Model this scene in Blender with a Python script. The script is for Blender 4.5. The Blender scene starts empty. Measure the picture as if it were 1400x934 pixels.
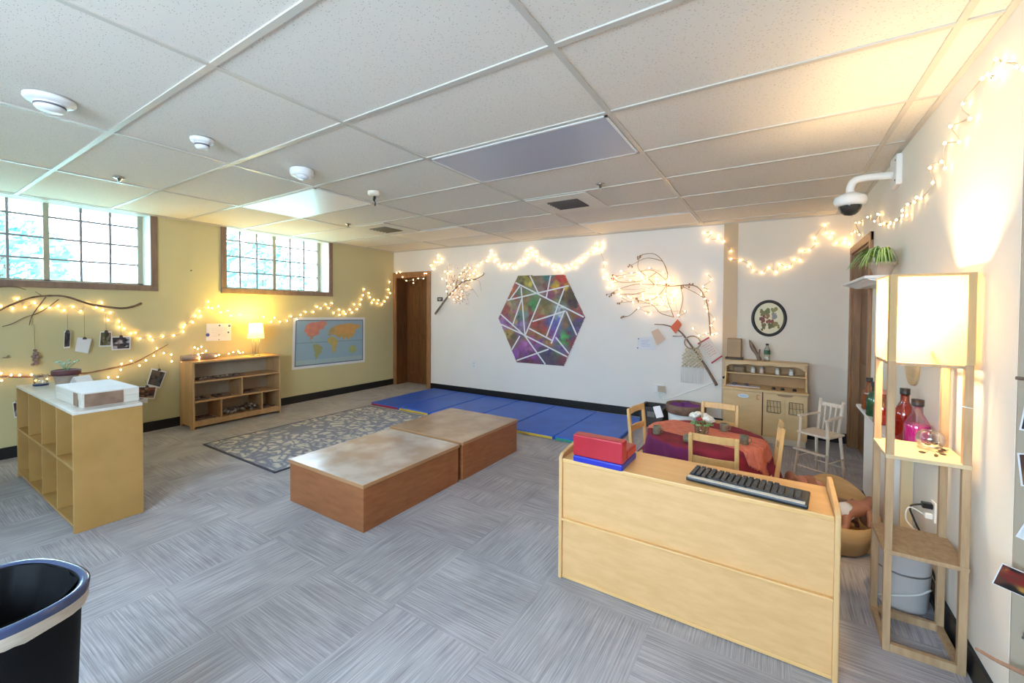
import bpy, bmesh, math, random
from mathutils import Vector, Matrix, Euler
PI = math.pi
rnd = random.Random(7)
S = bpy.context.scene
COL = S.collection

# ------------------------------------------------------------------ camera, world, light, exposure
CEIL = 2.302
LX, RX = -3.72, 2.56
def FW(x): return 4.29 + .038 * (x + 3.72)          # the far wall runs slightly askew
FANG = math.atan(.038)
cam_data = bpy.data.cameras.new('camera')
cam = bpy.data.objects.new('camera', cam_data); COL.objects.link(cam); S.camera = cam
yaw, pit, rol = -.5627, .019, .0061
fwd = Vector((math.sin(yaw) * math.cos(pit), math.cos(yaw) * math.cos(pit), -math.sin(pit)))
rgt = Vector((math.cos(yaw), -math.sin(yaw), 0)); upv = rgt.cross(fwd)
r2 = rgt * math.cos(rol) + upv * math.sin(rol); u2 = -rgt * math.sin(rol) + upv * math.cos(rol)
cam.matrix_world = Matrix(((r2.x, u2.x, -fwd.x, 1.928), (r2.y, u2.y, -fwd.y, -.786), (r2.z, u2.z, -fwd.z, 1.335), (0, 0, 0, 1)))
cam_data.sensor_width = 36; cam_data.sensor_fit = 'HORIZONTAL'; cam_data.lens = 571 / 1400 * 36
cam_data.shift_y = -34.1 / 1400; cam_data.clip_start = .02; cam_data.clip_end = 200

S.view_settings.view_transform = 'Standard'; S.view_settings.look = 'None'
S.view_settings.gamma = 1; S.view_settings.use_curve_mapping = False
S.view_settings.exposure = 1.3
cy = S.cycles
cy.use_denoising = True; cy.max_bounces = 10; cy.diffuse_bounces = 7; cy.transparent_max_bounces = 16
cy.sample_clamp_indirect = 6; cy.use_light_tree = True; cy.caustics_reflective = False; cy.caustics_refractive = False
SKY = 12.5; BULB = 18.0
world = bpy.data.worlds.new('daylight'); S.world = world; world.use_nodes = True
nt = world.node_tree; nt.nodes.clear()
o_ = nt.nodes.new('ShaderNodeOutputWorld'); b_ = nt.nodes.new('ShaderNodeBackground')
tc = nt.nodes.new('ShaderNodeTexCoord'); sx = nt.nodes.new('ShaderNodeSeparateXYZ'); rp = nt.nodes.new('ShaderNodeValToRGB')
nt.links.new(tc.outputs['Generated'], sx.inputs[0]); nt.links.new(sx.outputs['Z'], rp.inputs[0])
rp.color_ramp.elements[0].position = 0.0; rp.color_ramp.elements[0].color = (.58, .75, .95, 1)
rp.color_ramp.elements[1].position = .25; rp.color_ramp.elements[1].color = (.54, .77, 1.0, 1)
nt.links.new(rp.outputs[0], b_.inputs['Color']); b_.inputs['Strength'].default_value = SKY
nt.links.new(b_.outputs[0], o_.inputs['Surface'])

def area(name, loc, rot, sx_, sy_, power=0, color=(1, 1, 1), portal=False):
    l = bpy.data.lights.new(name, 'AREA'); l.shape = 'RECTANGLE'; l.size = sx_; l.size_y = sy_; l.energy = power; l.color = color
    l.cycles.is_portal = portal
    ob = bpy.data.objects.new(name, l); ob.location = loc; ob.rotation_euler = rot; COL.objects.link(ob); return ob
for y0, y1 in ((-.52, .93), (1.65, 3.03), (-2.45, -1.05)):  # last span belongs to the added window behind the viewer
    area('window_portal', (-4.05, (y0 + y1) / 2, 1.95), (0, -PI / 2, 0), .85, y1 - y0, portal=True)
area('window_portal', (0.9, -2.66, 1.6), (PI / 2, 0, 0), 2.2, 1.1, portal=True)  # portal of the back window that was added for fill daylight
def point(name, loc, power, color, r=.03):
    l = bpy.data.lights.new(name, 'POINT'); l.energy = power; l.color = color; l.shadow_soft_size = r
    ob = bpy.data.objects.new(name, l); ob.location = loc; COL.objects.link(ob); return ob
point('floor_lamp_bulb_light', (2.395, 1.52, 1.32), 24, (1, .72, .40), .05)
point('table_lamp_bulb_light', (-3.50, 1.885, 1.05), 16, (1, .70, .12), .035)

# ------------------------------------------------------------------ materials
MATS = {}
def N(m, t, **kw):
    n = m.node_tree.nodes.new(t)
    for k, v in kw.items(): setattr(n, k, v)
    return n
def base(name, col, rough=.6, metal=0, **kw):
    if name in MATS: return MATS[name]
    m = bpy.data.materials.new(name); m.use_nodes = True; MATS[name] = m
    b = m.node_tree.nodes['Principled BSDF']
    b.inputs['Base Color'].default_value = (*col, 1); b.inputs['Roughness'].default_value = rough; b.inputs['Metallic'].default_value = metal
    for k, v in kw.items(): b.inputs[k].default_value = v
    return m
def noisy(name, c1, c2, scale=8, stretch=(1, 1, 1), rough=.6, detail=4, bump=0, lo=.35, hi=.65, spec=None, coord='Object'):
    if name in MATS: return MATS[name]
    m = base(name, c1, rough); L = m.node_tree.links; b = m.node_tree.nodes['Principled BSDF']
    t = N(m, 'ShaderNodeTexCoord'); mp = N(m, 'ShaderNodeMapping'); mp.inputs['Scale'].default_value = stretch
    n = N(m, 'ShaderNodeTexNoise'); n.inputs['Scale'].default_value = scale; n.inputs['Detail'].default_value = detail
    r = N(m, 'ShaderNodeValToRGB'); r.color_ramp.elements[0].position = lo; r.color_ramp.elements[1].position = hi
    r.color_ramp.elements[0].color = (*c1, 1); r.color_ramp.elements[1].color = (*c2, 1)
    L.new(t.outputs[coord], mp.inputs[0]); L.new(mp.outputs[0], n.inputs['Vector']); L.new(n.outputs['Fac'], r.inputs[0]); L.new(r.outputs[0], b.inputs['Base Color'])
    if bump:
        bp = N(m, 'ShaderNodeBump'); bp.inputs['Strength'].default_value = bump; bp.inputs['Distance'].default_value = .003
        L.new(n.outputs['Fac'], bp.inputs['Height']); L.new(bp.outputs[0], b.inputs['Normal'])
    if spec is not None: b.inputs['Specular IOR Level'].default_value = spec
    return m
def glassy(name, tint=(1, 1, 1), gloss=.08, rough=.02):
    if name in MATS: return MATS[name]
    m = bpy.data.materials.new(name); m.use_nodes = True; MATS[name] = m; m.node_tree.nodes.clear(); L = m.node_tree.links
    o = N(m, 'ShaderNodeOutputMaterial'); t = N(m, 'ShaderNodeBsdfTransparent'); g = N(m, 'ShaderNodeBsdfGlossy'); mx = N(m, 'ShaderNodeMixShader')
    lw = N(m, 'ShaderNodeLayerWeight'); lw.inputs['Blend'].default_value = .3
    mm = N(m, 'ShaderNodeMath', operation='MULTIPLY_ADD'); mm.inputs[1].default_value = .5; mm.inputs[2].default_value = gloss
    t.inputs[0].default_value = (*tint, 1); g.inputs['Roughness'].default_value = rough
    L.new(lw.outputs['Fresnel'], mm.inputs[0]); L.new(mm.outputs[0], mx.inputs[0]); L.new(t.outputs[0], mx.inputs[1]); L.new(g.outputs[0], mx.inputs[2]); L.new(mx.outputs[0], o.inputs[0])
    return m
def emit(name, col, strength):
    if name in MATS: return MATS[name]
    m = base(name, col, .5); b = m.node_tree.nodes['Principled BSDF']
    b.inputs['Emission Color'].default_value = (*col, 1); b.inputs['Emission Strength'].default_value = strength
    return m
def colattr(name='painted', rough=.6, noise=0.0, nscale=30):
    if name in MATS: return MATS[name]
    m = base(name, (1, 1, 1), rough); L = m.node_tree.links; b = m.node_tree.nodes['Principled BSDF']
    a = N(m, 'ShaderNodeVertexColor', layer_name='Col')
    if noise:
        t = N(m, 'ShaderNodeTexCoord'); n = N(m, 'ShaderNodeTexNoise'); n.inputs['Scale'].default_value = nscale; n.inputs['Detail'].default_value = 6
        mx = N(m, 'ShaderNodeMix', data_type='RGBA', blend_type='OVERLAY'); mx.inputs[0].default_value = noise
        L.new(t.outputs['Object'], n.inputs['Vector']); L.new(a.outputs[0], mx.inputs[6]); L.new(n.outputs['Fac'], mx.inputs[7]); L.new(mx.outputs[2], b.inputs['Base Color'])
    else: L.new(a.outputs[0], b.inputs['Base Color'])
    return m
def shade_mat(name, col, emis, strength, trans=.5):
    m = bpy.data.materials.new(name); m.use_nodes = True; MATS[name] = m; m.node_tree.nodes.clear(); L = m.node_tree.links
    o = N(m, 'ShaderNodeOutputMaterial'); d = N(m, 'ShaderNodeBsdfDiffuse'); t = N(m, 'ShaderNodeBsdfTranslucent'); mx = N(m, 'ShaderNodeMixShader'); e = N(m, 'ShaderNodeEmission'); ad = N(m, 'ShaderNodeAddShader')
    d.inputs[0].default_value = (*col, 1); t.inputs[0].default_value = (*col, 1); mx.inputs[0].default_value = trans
    e.inputs[0].default_value = (*emis, 1); e.inputs[1].default_value = strength
    L.new(d.outputs[0], mx.inputs[1]); L.new(t.outputs[0], mx.inputs[2]); L.new(mx.outputs[0], ad.inputs[0]); L.new(e.outputs[0], ad.inputs[1]); L.new(ad.outputs[0], o.inputs[0])
    return m

maple = noisy('maple', (.74, .43, .16), (.82, .50, .21), 3, (1, 12, 12), .38, 5)
maple_x = noisy('maple_upright', (.66, .40, .17), (.74, .46, .21), 3, (10, 10, 1), .4, 5)
birch = noisy('birch_ply_shaded', (.40, .225, .065), (.46, .265, .085), 6, (1, 1, 1), .4, 6)  # cubby wood darkened, putting the end panel's shade into its colour
birch_pale = noisy('birch_pale', (.70, .405, .17), (.76, .455, .205), 5, (2, 2, 8), .42, 6)
darkmaple = noisy('shelf_wood', (.52, .31, .14), (.60, .37, .17), 3, (6, 6, 1), .5, 5)
oldpine = noisy('old_pine', (.40, .25, .13), (.50, .33, .18), 6, (8, 8, 1), .6, 6)
honey = noisy('honey_pine', (.66, .39, .14), (.74, .47, .19), 5, (6, 6, 1), .4, 5)
greywood = noisy('doll_chair_wood', (.62, .50, .38), (.72, .60, .48), 8, (6, 6, 1), .5, 4)
platform = noisy('platform_side', (.27, .095, .032), (.34, .125, .045), 4, (2, 2, 10), .35, 5)
ptop = noisy('platform_top', (.36, .235, .15), (.46, .32, .22), 5, (1, 1, 1), .22, 8)
pedge = base('platform_edge', (.42, .22, .10), .3)
doorwood = noisy('door_wood', (.11, .042, .012), (.17, .068, .02), 5, (8, 8, .8), .4, 6)
trimwood = noisy('window_trim_wood', (.20, .13, .095), (.27, .18, .13), 5, (4, 4, 1), .45, 5)
oaktrim = noisy('door_trim_wood', (.27, .13, .05), (.36, .18, .075), 5, (6, 6, 1), .4, 5)
yellowwall = noisy('yellow_paint', (.58, .525, .295), (.60, .54, .31), 3, rough=.75, spec=.25)
whitewall = noisy('white_paint', (.84, .80, .74), (.86, .82, .76), 3, rough=.7, spec=.25)
tanwall = base('tan_strip', (.62, .47, .30), .75)
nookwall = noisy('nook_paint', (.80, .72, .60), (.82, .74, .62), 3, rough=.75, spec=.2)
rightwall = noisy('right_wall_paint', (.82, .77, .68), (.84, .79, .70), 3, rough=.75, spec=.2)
nicheshade = base('niche_shade_paint', (.42, .34, .25), .8)  # shade of the niche put into the wall colour
white = base('white_plastic', (.82, .82, .80), .35)
whitegloss = base('white_enamel', (.80, .80, .78), .3)
black = base('black_rubber', (.008, .008, .009), .45)
blackp = base('black_plastic', (.012, .012, .014), .3)
greyp = base('grey_metal', (.35, .35, .36), .35, .8)
silver = base('silver_plastic', (.55, .53, .50), .35)
paper = noisy('paper', (.74, .74, .76), (.79, .79, .80), 4, rough=.8)
twig = noisy('twig_bark', (.10, .065, .045), (.20, .13, .09), 20, (1, 1, 1), .8, 5, bump=.4)
twigred = noisy('twig_red', (.30, .14, .08), (.40, .22, .13), 20, rough=.7)
palebark = noisy('pale_bark', (.24, .18, .13), (.34, .26, .19), 25, rough=.8, bump=.4)
wirem = base('clear_wire', (.62, .52, .40), .4)
wireg = base('green_wire', (.10, .10, .07), .5)
bulbm = emit('warm_bulb', (1, .62, .25), BULB)
bulby = emit('yellow_bulb', (1, .50, .08), BULB * .5)
blue = noisy('mat_vinyl', (.012, .085, .48), (.018, .11, .57), 4, rough=.42)
clothm = noisy('wine_cloth', (.20, .012, .03), (.27, .018, .045), 10, rough=.85, bump=.2)
clothp = noisy('plum_cloth', (.16, .015, .09), (.20, .02, .12), 10, rough=.85)
runnerm = noisy('coral_runner', (.62, .14, .09), (.75, .26, .17), 22, (1, 3, 1), .85, 5, bump=.3)
clear = glassy('clear_glass', (.96, .98, .98), .05)
pane = glassy('window_glass', (.97, .99, .99), .03)
greenm = noisy('spider_leaf', (.10, .26, .03), (.20, .38, .06), 30, rough=.45)
stripe = base('leaf_stripe', (.62, .68, .35), .5)
terra = noisy('pale_clay', (.42, .33, .25), (.50, .40, .31), 12, rough=.8)

# ------------------------------------------------------------------ mesh helpers
def box(bm, x0, x1, y0, y1, z0, z1, mi=0):
    v = [bm.verts.new(p) for p in ((x0, y0, z0), (x1, y0, z0), (x1, y1, z0), (x0, y1, z0), (x0, y0, z1), (x1, y0, z1), (x1, y1, z1), (x0, y1, z1))]
    for f in ((0, 3, 2, 1), (4, 5, 6, 7), (0, 1, 5, 4), (1, 2, 6, 5), (2, 3, 7, 6), (3, 0, 4, 7)):
        bm.faces.new([v[i] for i in f]).material_index = mi
def beam(bm, a, b, w, h, mi=0, up=Vector((0, 0, 1))):
    a = Vector(a); b = Vector(b); d = (b - a).normalized()
    if abs(d.dot(up)) > .98: up = Vector((1, 0, 0))
    s = d.cross(up).normalized() * w / 2; u = s.cross(d).normalized() * h / 2
    v = [bm.verts.new(p + i * s + j * u) for p in (a, b) for i, j in ((-1, -1), (1, -1), (1, 1), (-1, 1))]
    for f in ((3, 2, 1, 0), (4, 5, 6, 7), (0, 1, 5, 4), (1, 2, 6, 5), (2, 3, 7, 6), (3, 0, 4, 7)):
        bm.faces.new([v[i] for i in f]).material_index = mi
def tube(bm, pts, r, seg=8, mi=0, smooth=True):
    pts = [Vector(p) for p in pts]; n = len(pts); rs = r if isinstance(r, (list, tuple)) else [r] * n
    rings = []; prev = None
    for i, p in enumerate(pts):
        d = (pts[min(i + 1, n - 1)] - pts[max(i - 1, 0)])
        if d.length < 1e-9: d = Vector((0, 0, 1))
        d.normalize()
        if prev is None:
            a = Vector((0, 0, 1)) if abs(d.z) < .9 else Vector((1, 0, 0)); s = d.cross(a).normalized()
        else:
            s = prev - d * prev.dot(d)
            s = s.normalized() if s.length > 1e-6 else d.orthogonal().normalized()
        prev = s; u = d.cross(s)
        rings.append([bm.verts.new(p + (s * math.cos(2 * PI * k / seg) + u * math.sin(2 * PI * k / seg)) * rs[i]) for k in range(seg)])
    for i in range(n - 1):
        for k in range(seg):
            f = bm.faces.new((rings[i][k], rings[i][(k + 1) % seg], rings[i + 1][(k + 1) % seg], rings[i + 1][k])); f.material_index = mi; f.smooth = smooth
    for rg in (list(reversed(rings[0])), rings[-1]):
        bm.faces.new(rg).material_index = mi
def lathe(bm, prof, c=(0, 0, 0), seg=24, mi=0, smooth=True, sx=1, sy=1, cap=True):
    rings = []
    for r, z in prof:
        rings.append([bm.verts.new((c[0] + max(r, 1e-4) * sx * math.cos(2 * PI * k / seg), c[1] + max(r, 1e-4) * sy * math.sin(2 * PI * k / seg), c[2] + z)) for k in range(seg)])
    for i in range(len(rings) - 1):
        for k in range(seg):
            f = bm.faces.new((rings[i][k], rings[i][(k + 1) % seg], rings[i + 1][(k + 1) % seg], rings[i + 1][k])); f.material_index = mi; f.smooth = smooth
    if cap:
        bm.faces.new(list(reversed(rings[0]))).material_index = mi; bm.faces.new(rings[-1]).material_index = mi
def ball(bm, c, r, mi=0, sub=2, sc=(1, 1, 1)):
    g = bmesh.ops.create_icosphere(bm, subdivisions=sub, radius=r)
    for v in g['verts']: v.co = Vector((v.co.x * sc[0], v.co.y * sc[1], v.co.z * sc[2])) + Vector(c)
    fs = {f for v in g['verts'] for f in v.link_faces}
    for f in fs: f.smooth = True; f.material_index = mi
def prism(bm, poly, mapf, t, mi=0):
    """poly in 2D; mapf(u, v, w) -> 3D; extruded from w=0 to w=t"""
    a = [bm.verts.new(mapf(u, v, 0)) for u, v in poly]; b = [bm.verts.new(mapf(u, v, t)) for u, v in poly]; n = len(poly)
    bm.faces.new(list(reversed(a))).material_index = mi; bm.faces.new(b).material_index = mi
    for i in range(n): bm.faces.new((a[i], a[(i + 1) % n], b[(i + 1) % n], b[i])).material_index = mi
def smoothpath(pts, n=6):
    pts = [Vector(p) for p in pts]; out = []
    if len(pts) < 3:
        return [pts[0].lerp(pts[-1], i / n) for i in range(n + 1)]
    for i in range(len(pts) - 1):
        p0 = pts[max(i - 1, 0)]; p1 = pts[i]; p2 = pts[i + 1]; p3 = pts[min(i + 2, len(pts) - 1)]
        for k in range(n):
            t = k / n
            out.append(.5 * ((2 * p1) + (p2 - p0) * t + (2 * p0 - 5 * p1 + 4 * p2 - p3) * t * t + (-p0 + 3 * p1 - 3 * p2 + p3) * t ** 3))
    out.append(pts[-1]); return out
def B(): return bmesh.new()
def obj(name, bm, mats, parent=None, world=False, bevel=0, origin=None, smooth=False, recalc=True):
    if recalc: bmesh.ops.recalc_face_normals(bm, faces=bm.faces)
    if world and parent is not None:
        M = Matrix.Translation(parent.location) @ Euler(parent.rotation_euler).to_matrix().to_4x4()
        g = parent
        while g.parent is not None:
            g = g.parent; M = Matrix.Translation(g.location) @ Euler(g.rotation_euler).to_matrix().to_4x4() @ M
        bm.transform(M.inverted())
    if origin is not None: bm.transform(Matrix.Translation(-Vector(origin)))
    me = bpy.data.meshes.new(name); bm.to_mesh(me); bm.free()
    for m in (mats if isinstance(mats, (list, tuple)) else [mats]): me.materials.append(m)
    if smooth:
        for p in me.polygons: p.use_smooth = True
    o = bpy.data.objects.new(name, me); COL.objects.link(o)
    if origin is not None: o.location = origin
    if parent is not None: o.parent = parent
    if bevel:
        md = o.modifiers.new('edge', 'BEVEL'); md.width = bevel; md.segments = 2; md.limit_method = 'ANGLE'; md.angle_limit = .6
    return o
def tag(o, label, cat, group=None, kind=None):
    o['label'] = label; o['category'] = cat
    if group: o['group'] = group
    if kind: o['kind'] = kind
    return o
def thing(name, label, cat, loc=(0, 0, 0), rz=0, group=None):
    o = bpy.data.objects.new(name, None); o.empty_display_size = .05; COL.objects.link(o)
    o.location = loc; o.rotation_euler = (0, 0, rz); return tag(o, label, cat, group)
def struct(name, bm, mats, parent=None, **kw):
    o = obj(name, bm, mats, parent, **kw)
    if parent is None: o['kind'] = 'structure'
    return o
def dup(root, loc, rz, label, group=None):
    r = root.copy(); COL.objects.link(r); r.location = loc; r.rotation_euler = (0, 0, rz); r['label'] = label
    if group: r['group'] = group
    for ch in list(root.children):
        c = ch.copy(); COL.objects.link(c); c.parent = r
        for g in list(ch.children):
            d = g.copy(); COL.objects.link(d); d.parent = c
    return r
def painted(bm, mapf, func, nu, nv, mi=0, inside=None):
    """fine grid over (u,v) in 0..1 whose own printed colours come from func(u,v)"""
    lay = bm.loops.layers.color.get('Col') or bm.loops.layers.color.new('Col')
    g = [[bm.verts.new(mapf(i / nu, j / nv)) for j in range(nv + 1)] for i in range(nu + 1)]
    for i in range(nu):
        for j in range(nv):
            u = (i + .5) / nu; v = (j + .5) / nv
            if inside and not inside(u, v): continue
            f = bm.faces.new((g[i][j], g[i + 1][j], g[i + 1][j + 1], g[i][j + 1])); f.material_index = mi
            c = func(u, v)
            for l in f.loops: l[lay] = (*[max(0, min(1, q)) for q in c], 1)
    bmesh.ops.delete(bm, geom=[v for v in bm.verts if not v.link_faces], context='VERTS')
def inpoly(x, y, poly):
    c = False; j = len(poly) - 1
    for i in range(len(poly)):
        xi, yi = poly[i]; xj, yj = poly[j]
        if (yi > y) != (yj > y) and x < (xj - xi) * (y - yi) / (yj - yi) + xi: c = not c
        j = i
    return c
def blotch(seed, cols, n=40):
    r = random.Random(seed); pts = [(r.random(), r.random(), r.choice(cols)) for _ in range(n)]
    def f(u, v):
        w = 0; c = [0, 0, 0]
        for a, b, k in pts:
            q = 1 / ((u - a) ** 2 + (v - b) ** 2 + 1e-4) ** 2.2; w += q
            for i in range(3): c[i] += k[i] * q
        return [x / w for x in c]
    return f
# ------------------------------------------------------------------ measured layouts (metres on each wall)
L_GARLAND = [(-0.094, 1.33), (-0.029, 1.31), (-0.001, 1.393), (0.043, 1.32), (0.099, 1.36), (0.141, 1.318), (0.189, 1.318), (0.244, 1.333), (0.284, 1.294), (0.343, 1.327), (0.395, 1.285), (0.442, 1.358), (0.502, 1.323), (0.54, 1.367), (0.549, 1.297), (0.604, 1.27), (0.586, 1.196), (0.668, 1.181), (0.668, 1.122), (0.71, 1.105), (0.759, 1.055), (0.796, 1.061), (0.833, 0.997), (0.915, 1.014), (0.935, 0.976), (1.025, 1.008), (1.123, 1.015), (1.21, 1.051), (1.226, 1.13), (1.301, 1.158), (1.328, 1.231), (1.378, 1.229), (1.366, 1.285), (1.211, 1.106), (1.299, 1.16), (1.324, 1.227), (1.382, 1.222), (1.366, 1.284), (1.458, 1.324), (1.459, 1.392), (1.496, 1.318), (1.563, 1.344), (1.589, 1.27), (1.661, 1.288), (1.698, 1.227), (1.802, 1.242), (2.082, 1.207), (2.177, 1.14), (2.221, 1.194), (2.294, 1.141), (2.389, 1.151), (2.448, 1.209), (2.53, 1.166), (2.586, 1.228), (2.658, 1.27), (2.774, 1.27), (2.832, 1.343), (2.89, 1.323), (2.973, 1.381), (3.025, 1.326), (3.075, 1.399), (3.103, 1.256), (3.194, 1.302), (3.202, 1.223), (3.276, 1.273), (3.305, 1.237), (3.386, 1.302), (3.426, 1.26), (3.466, 1.386), (3.519, 1.313), (3.576, 1.388), (3.598, 1.468), (3.653, 1.632), (3.631, 1.537), (3.745, 1.575), (3.768, 1.508), (3.805, 1.418), (3.846, 1.468), (3.915, 1.406), (3.942, 1.462), (4.013, 1.393), (4.073, 1.445), (4.135, 1.515), (4.194, 1.588), (4.157, 1.653), (4.182, 1.784)]
DOOR_LIGHTS = [(-3.622, 1.939), (-3.537, 1.948), (-3.482, 1.863), (-3.39, 1.799), (-3.234, 1.81), (-3.234, 1.755), (-3.126, 1.828), (-3.007, 1.824), (-2.988, 1.906), (-2.949, 1.905), (-2.814, 1.973), (-2.853, 2.034), (-2.777, 2.088), (-2.702, 2.186), (-2.702, 2.143), (-2.627, 2.13), (-2.645, 2.082), (-2.72, 2.077)]
BR1_LIGHTS = [(-2.589, 1.805), (-2.534, 1.918), (-2.479, 1.888), (-2.497, 1.774), (-2.479, 1.688), (-2.496, 1.602), (-2.442, 1.516), (-2.425, 1.914), (-2.352, 1.472), (-2.388, 1.572), (-2.281, 1.514), (-2.211, 1.486), (-2.317, 1.614), (-2.247, 1.683), (-2.353, 1.713), (-2.178, 1.765), (-2.213, 1.878), (-2.11, 1.902), (-2.041, 1.844), (-1.974, 1.869), (-1.941, 1.923), (-2.144, 1.959), (-2.075, 1.79), (-2.007, 1.76), (-2.108, 1.68), (-2.194, 1.598), (-2.042, 1.954), (-2.248, 1.823), (-1.907, 1.826)]
FAR_GARLAND = [(-1.93, 1.993), (-1.863, 2.031), (-1.765, 2.053), (-1.733, 2.106), (-1.695, 2.198), (-1.695, 2.152), (-1.637, 2.127), (-1.605, 2.066), (-1.63, 2.041), (-1.557, 1.989), (-1.516, 1.955), (-1.463, 1.972), (-1.417, 1.935), (-1.362, 1.98), (-1.31, 1.938), (-1.259, 1.936), (-1.221, 1.999), (-1.182, 1.984), (-1.138, 2.041), (-1.118, 1.994), (-1.074, 2.056), (-1.09, 2.159), (-1.06, 2.106), (-1.018, 2.193), (-1.008, 2.129), (-0.988, 2.089), (-0.946, 2.137), (-0.931, 2.073), (-0.916, 2.022), (-0.852, 2.018), (-0.832, 1.967), (-0.763, 1.976), (-0.749, 1.951), (-0.68, 1.923), (-0.653, 1.872), (-0.599, 1.907), (-0.559, 1.893), (-0.532, 1.855), (-0.48, 1.909), (-0.441, 1.887), (-0.402, 1.934), (-0.338, 1.895), (-0.326, 1.978), (-0.275, 1.964), (-0.263, 2.011), (-0.213, 2.02), (-0.176, 2.065), (-0.102, 2.084), (-0.102, 2.131), (-0.054, 2.187), (-0.054, 2.128), (-0.053, 2.093), (0.023, 2.193), (0.03, 2.134), (-0.005, 2.102), (0.056, 1.935), (0.033, 1.844), (0.07, 1.796), (0.046, 1.75), (0.099, 1.725), (0.142, 1.678), (0.1, 1.621), (0.165, 1.631)]
R_STEM = [(1.264, 1.739), (1.307, 1.68), (1.224, 1.601), (1.277, 1.553), (1.204, 1.508), (1.3, 1.426), (1.247, 1.461), (1.248, 1.368), (1.27, 1.321), (1.345, 1.229), (1.314, 1.159), (1.368, 1.068), (1.326, 1.055), (1.263, 1.065), (1.189, 1.038), (1.122, 1.119)]
R_LOW = [(0.828, 1.415), (0.897, 1.415), (0.919, 1.487), (0.967, 1.271), (1.033, 1.319), (0.593, 1.291), (0.654, 1.291), (0.507, 1.352), (0.782, 1.39), (0.864, 1.342)]
NOOK_GARLAND = [(1.223, 2.221), (1.293, 2.215), (1.256, 2.137), (1.361, 2.14), (1.371, 2.174), (1.423, 2.106), (1.495, 1.99), (1.498, 1.906), (1.59, 1.884), (1.676, 1.837), (1.717, 1.77), (1.795, 1.743), (1.86, 1.791), (1.927, 1.741), (1.956, 1.823), (2.008, 1.791), (2.049, 1.794), (2.082, 1.866), (2.136, 1.855), (2.151, 1.952), (2.212, 1.956), (2.269, 2.019), (2.252, 2.081), (2.34, 2.201), (2.348, 2.121), (2.381, 2.079), (2.402, 2.114), (2.43, 2.012), (2.502, 2.049), (2.5, 2.015), (2.535, 1.997)]
R_GARLAND = [(4.389, 2.079), (4.199, 2.068), (3.951, 2.002), (4.165, 2.145), (3.948, 2.107), (3.576, 2.085), (3.285, 2.001), (3.176, 2.032), (3.12, 2.016), (3.034, 1.934), (2.959, 1.927), (2.773, 1.894), (3.078, 1.942), (2.936, 1.918), (2.776, 1.9), (2.603, 1.886), (2.473, 1.888), (2.376, 1.87), (2.476, 1.917), (2.358, 1.927), (2.227, 1.91), (2.187, 1.927), (2.108, 1.904), (1.919, 1.935), (1.968, 2.018), (1.802, 1.997), (1.756, 1.955), (1.765, 2.066), (1.594, 2.013), (1.701, 2.115), (1.486, 2.065), (1.565, 2.153), (1.384, 2.168), (1.338, 2.161), (1.279, 2.119), (1.32, 2.149), (1.271, 2.18), (1.216, 2.139), (1.123, 2.083), (1.088, 2.059)]
LOWBR_LIGHTS = [(-0.104, 0.754), (-0.1, 0.693), (-0.048, 0.733), (0.001, 0.727), (0.069, 0.721), (0.092, 0.666), (0.163, 0.67), (0.365, 0.694), (0.386, 0.646), (0.574, 0.628), (0.644, 0.622), (0.668, 0.692), (0.675, 0.75), (0.748, 0.774), (0.816, 0.718), (0.868, 0.767), (0.937, 0.81), (0.961, 0.887), (1.021, 0.831), (1.088, 0.808), (1.09, 0.734), (1.183, 0.721)]
SHELF_LIGHTS = [(1.231, 0.769), (1.246, 0.883), (1.274, 0.867), (1.293, 0.774), (1.279, 0.804), (1.288, 0.752), (1.338, 0.879), (1.353, 0.803), (1.388, 0.829), (1.382, 0.772), (1.403, 0.787), (1.352, 0.769), (1.454, 0.771), (1.485, 0.78), (1.613, 0.78), (1.641, 0.796), (1.691, 0.804), (1.736, 0.776), (1.782, 0.778)]
R_CLUSTER = [(0.288, 1.813), (0.414, 1.783), (0.485, 1.79), (0.51, 1.786), (0.625, 1.839), (0.627, 1.838), (0.789, 1.775), (0.854, 1.72), (0.726, 1.701), (0.704, 1.739), (0.601, 1.728), (0.587, 1.77), (0.547, 1.715), (0.539, 1.737), (0.488, 1.747), (0.331, 1.743), (0.225, 1.725), (0.202, 1.746), (0.172, 1.669), (0.4, 1.697), (0.529, 1.655), (0.549, 1.703), (0.564, 1.691), (0.6, 1.699), (0.705, 1.677), (0.715, 1.696), (0.769, 1.658), (0.791, 1.655), (0.798, 1.662), (0.821, 1.659), (0.834, 1.683), (0.851, 1.651), (0.855, 1.683), (0.908, 1.653), (0.942, 1.563), (0.923, 1.562), (0.92, 1.572), (0.701, 1.619), (0.601, 1.576), (0.267, 1.586), (0.242, 1.524), (0.261, 1.531), (0.548, 1.525), (0.551, 1.519), (0.72, 1.523), (0.814, 1.523), (0.909, 1.494), (0.91, 1.513), (0.912, 1.513), (0.915, 1.521), (0.923, 1.522), (0.891, 1.462), (0.801, 1.426), (0.792, 1.466), (0.74, 1.491), (0.681, 1.492), (0.664, 1.492), (0.642, 1.454), (0.562, 1.455), (0.555, 1.488), (0.412, 1.476), (0.38, 1.496), (0.286, 1.497), (0.437, 1.423), (0.656, 1.41), (0.757, 1.4)]
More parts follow.
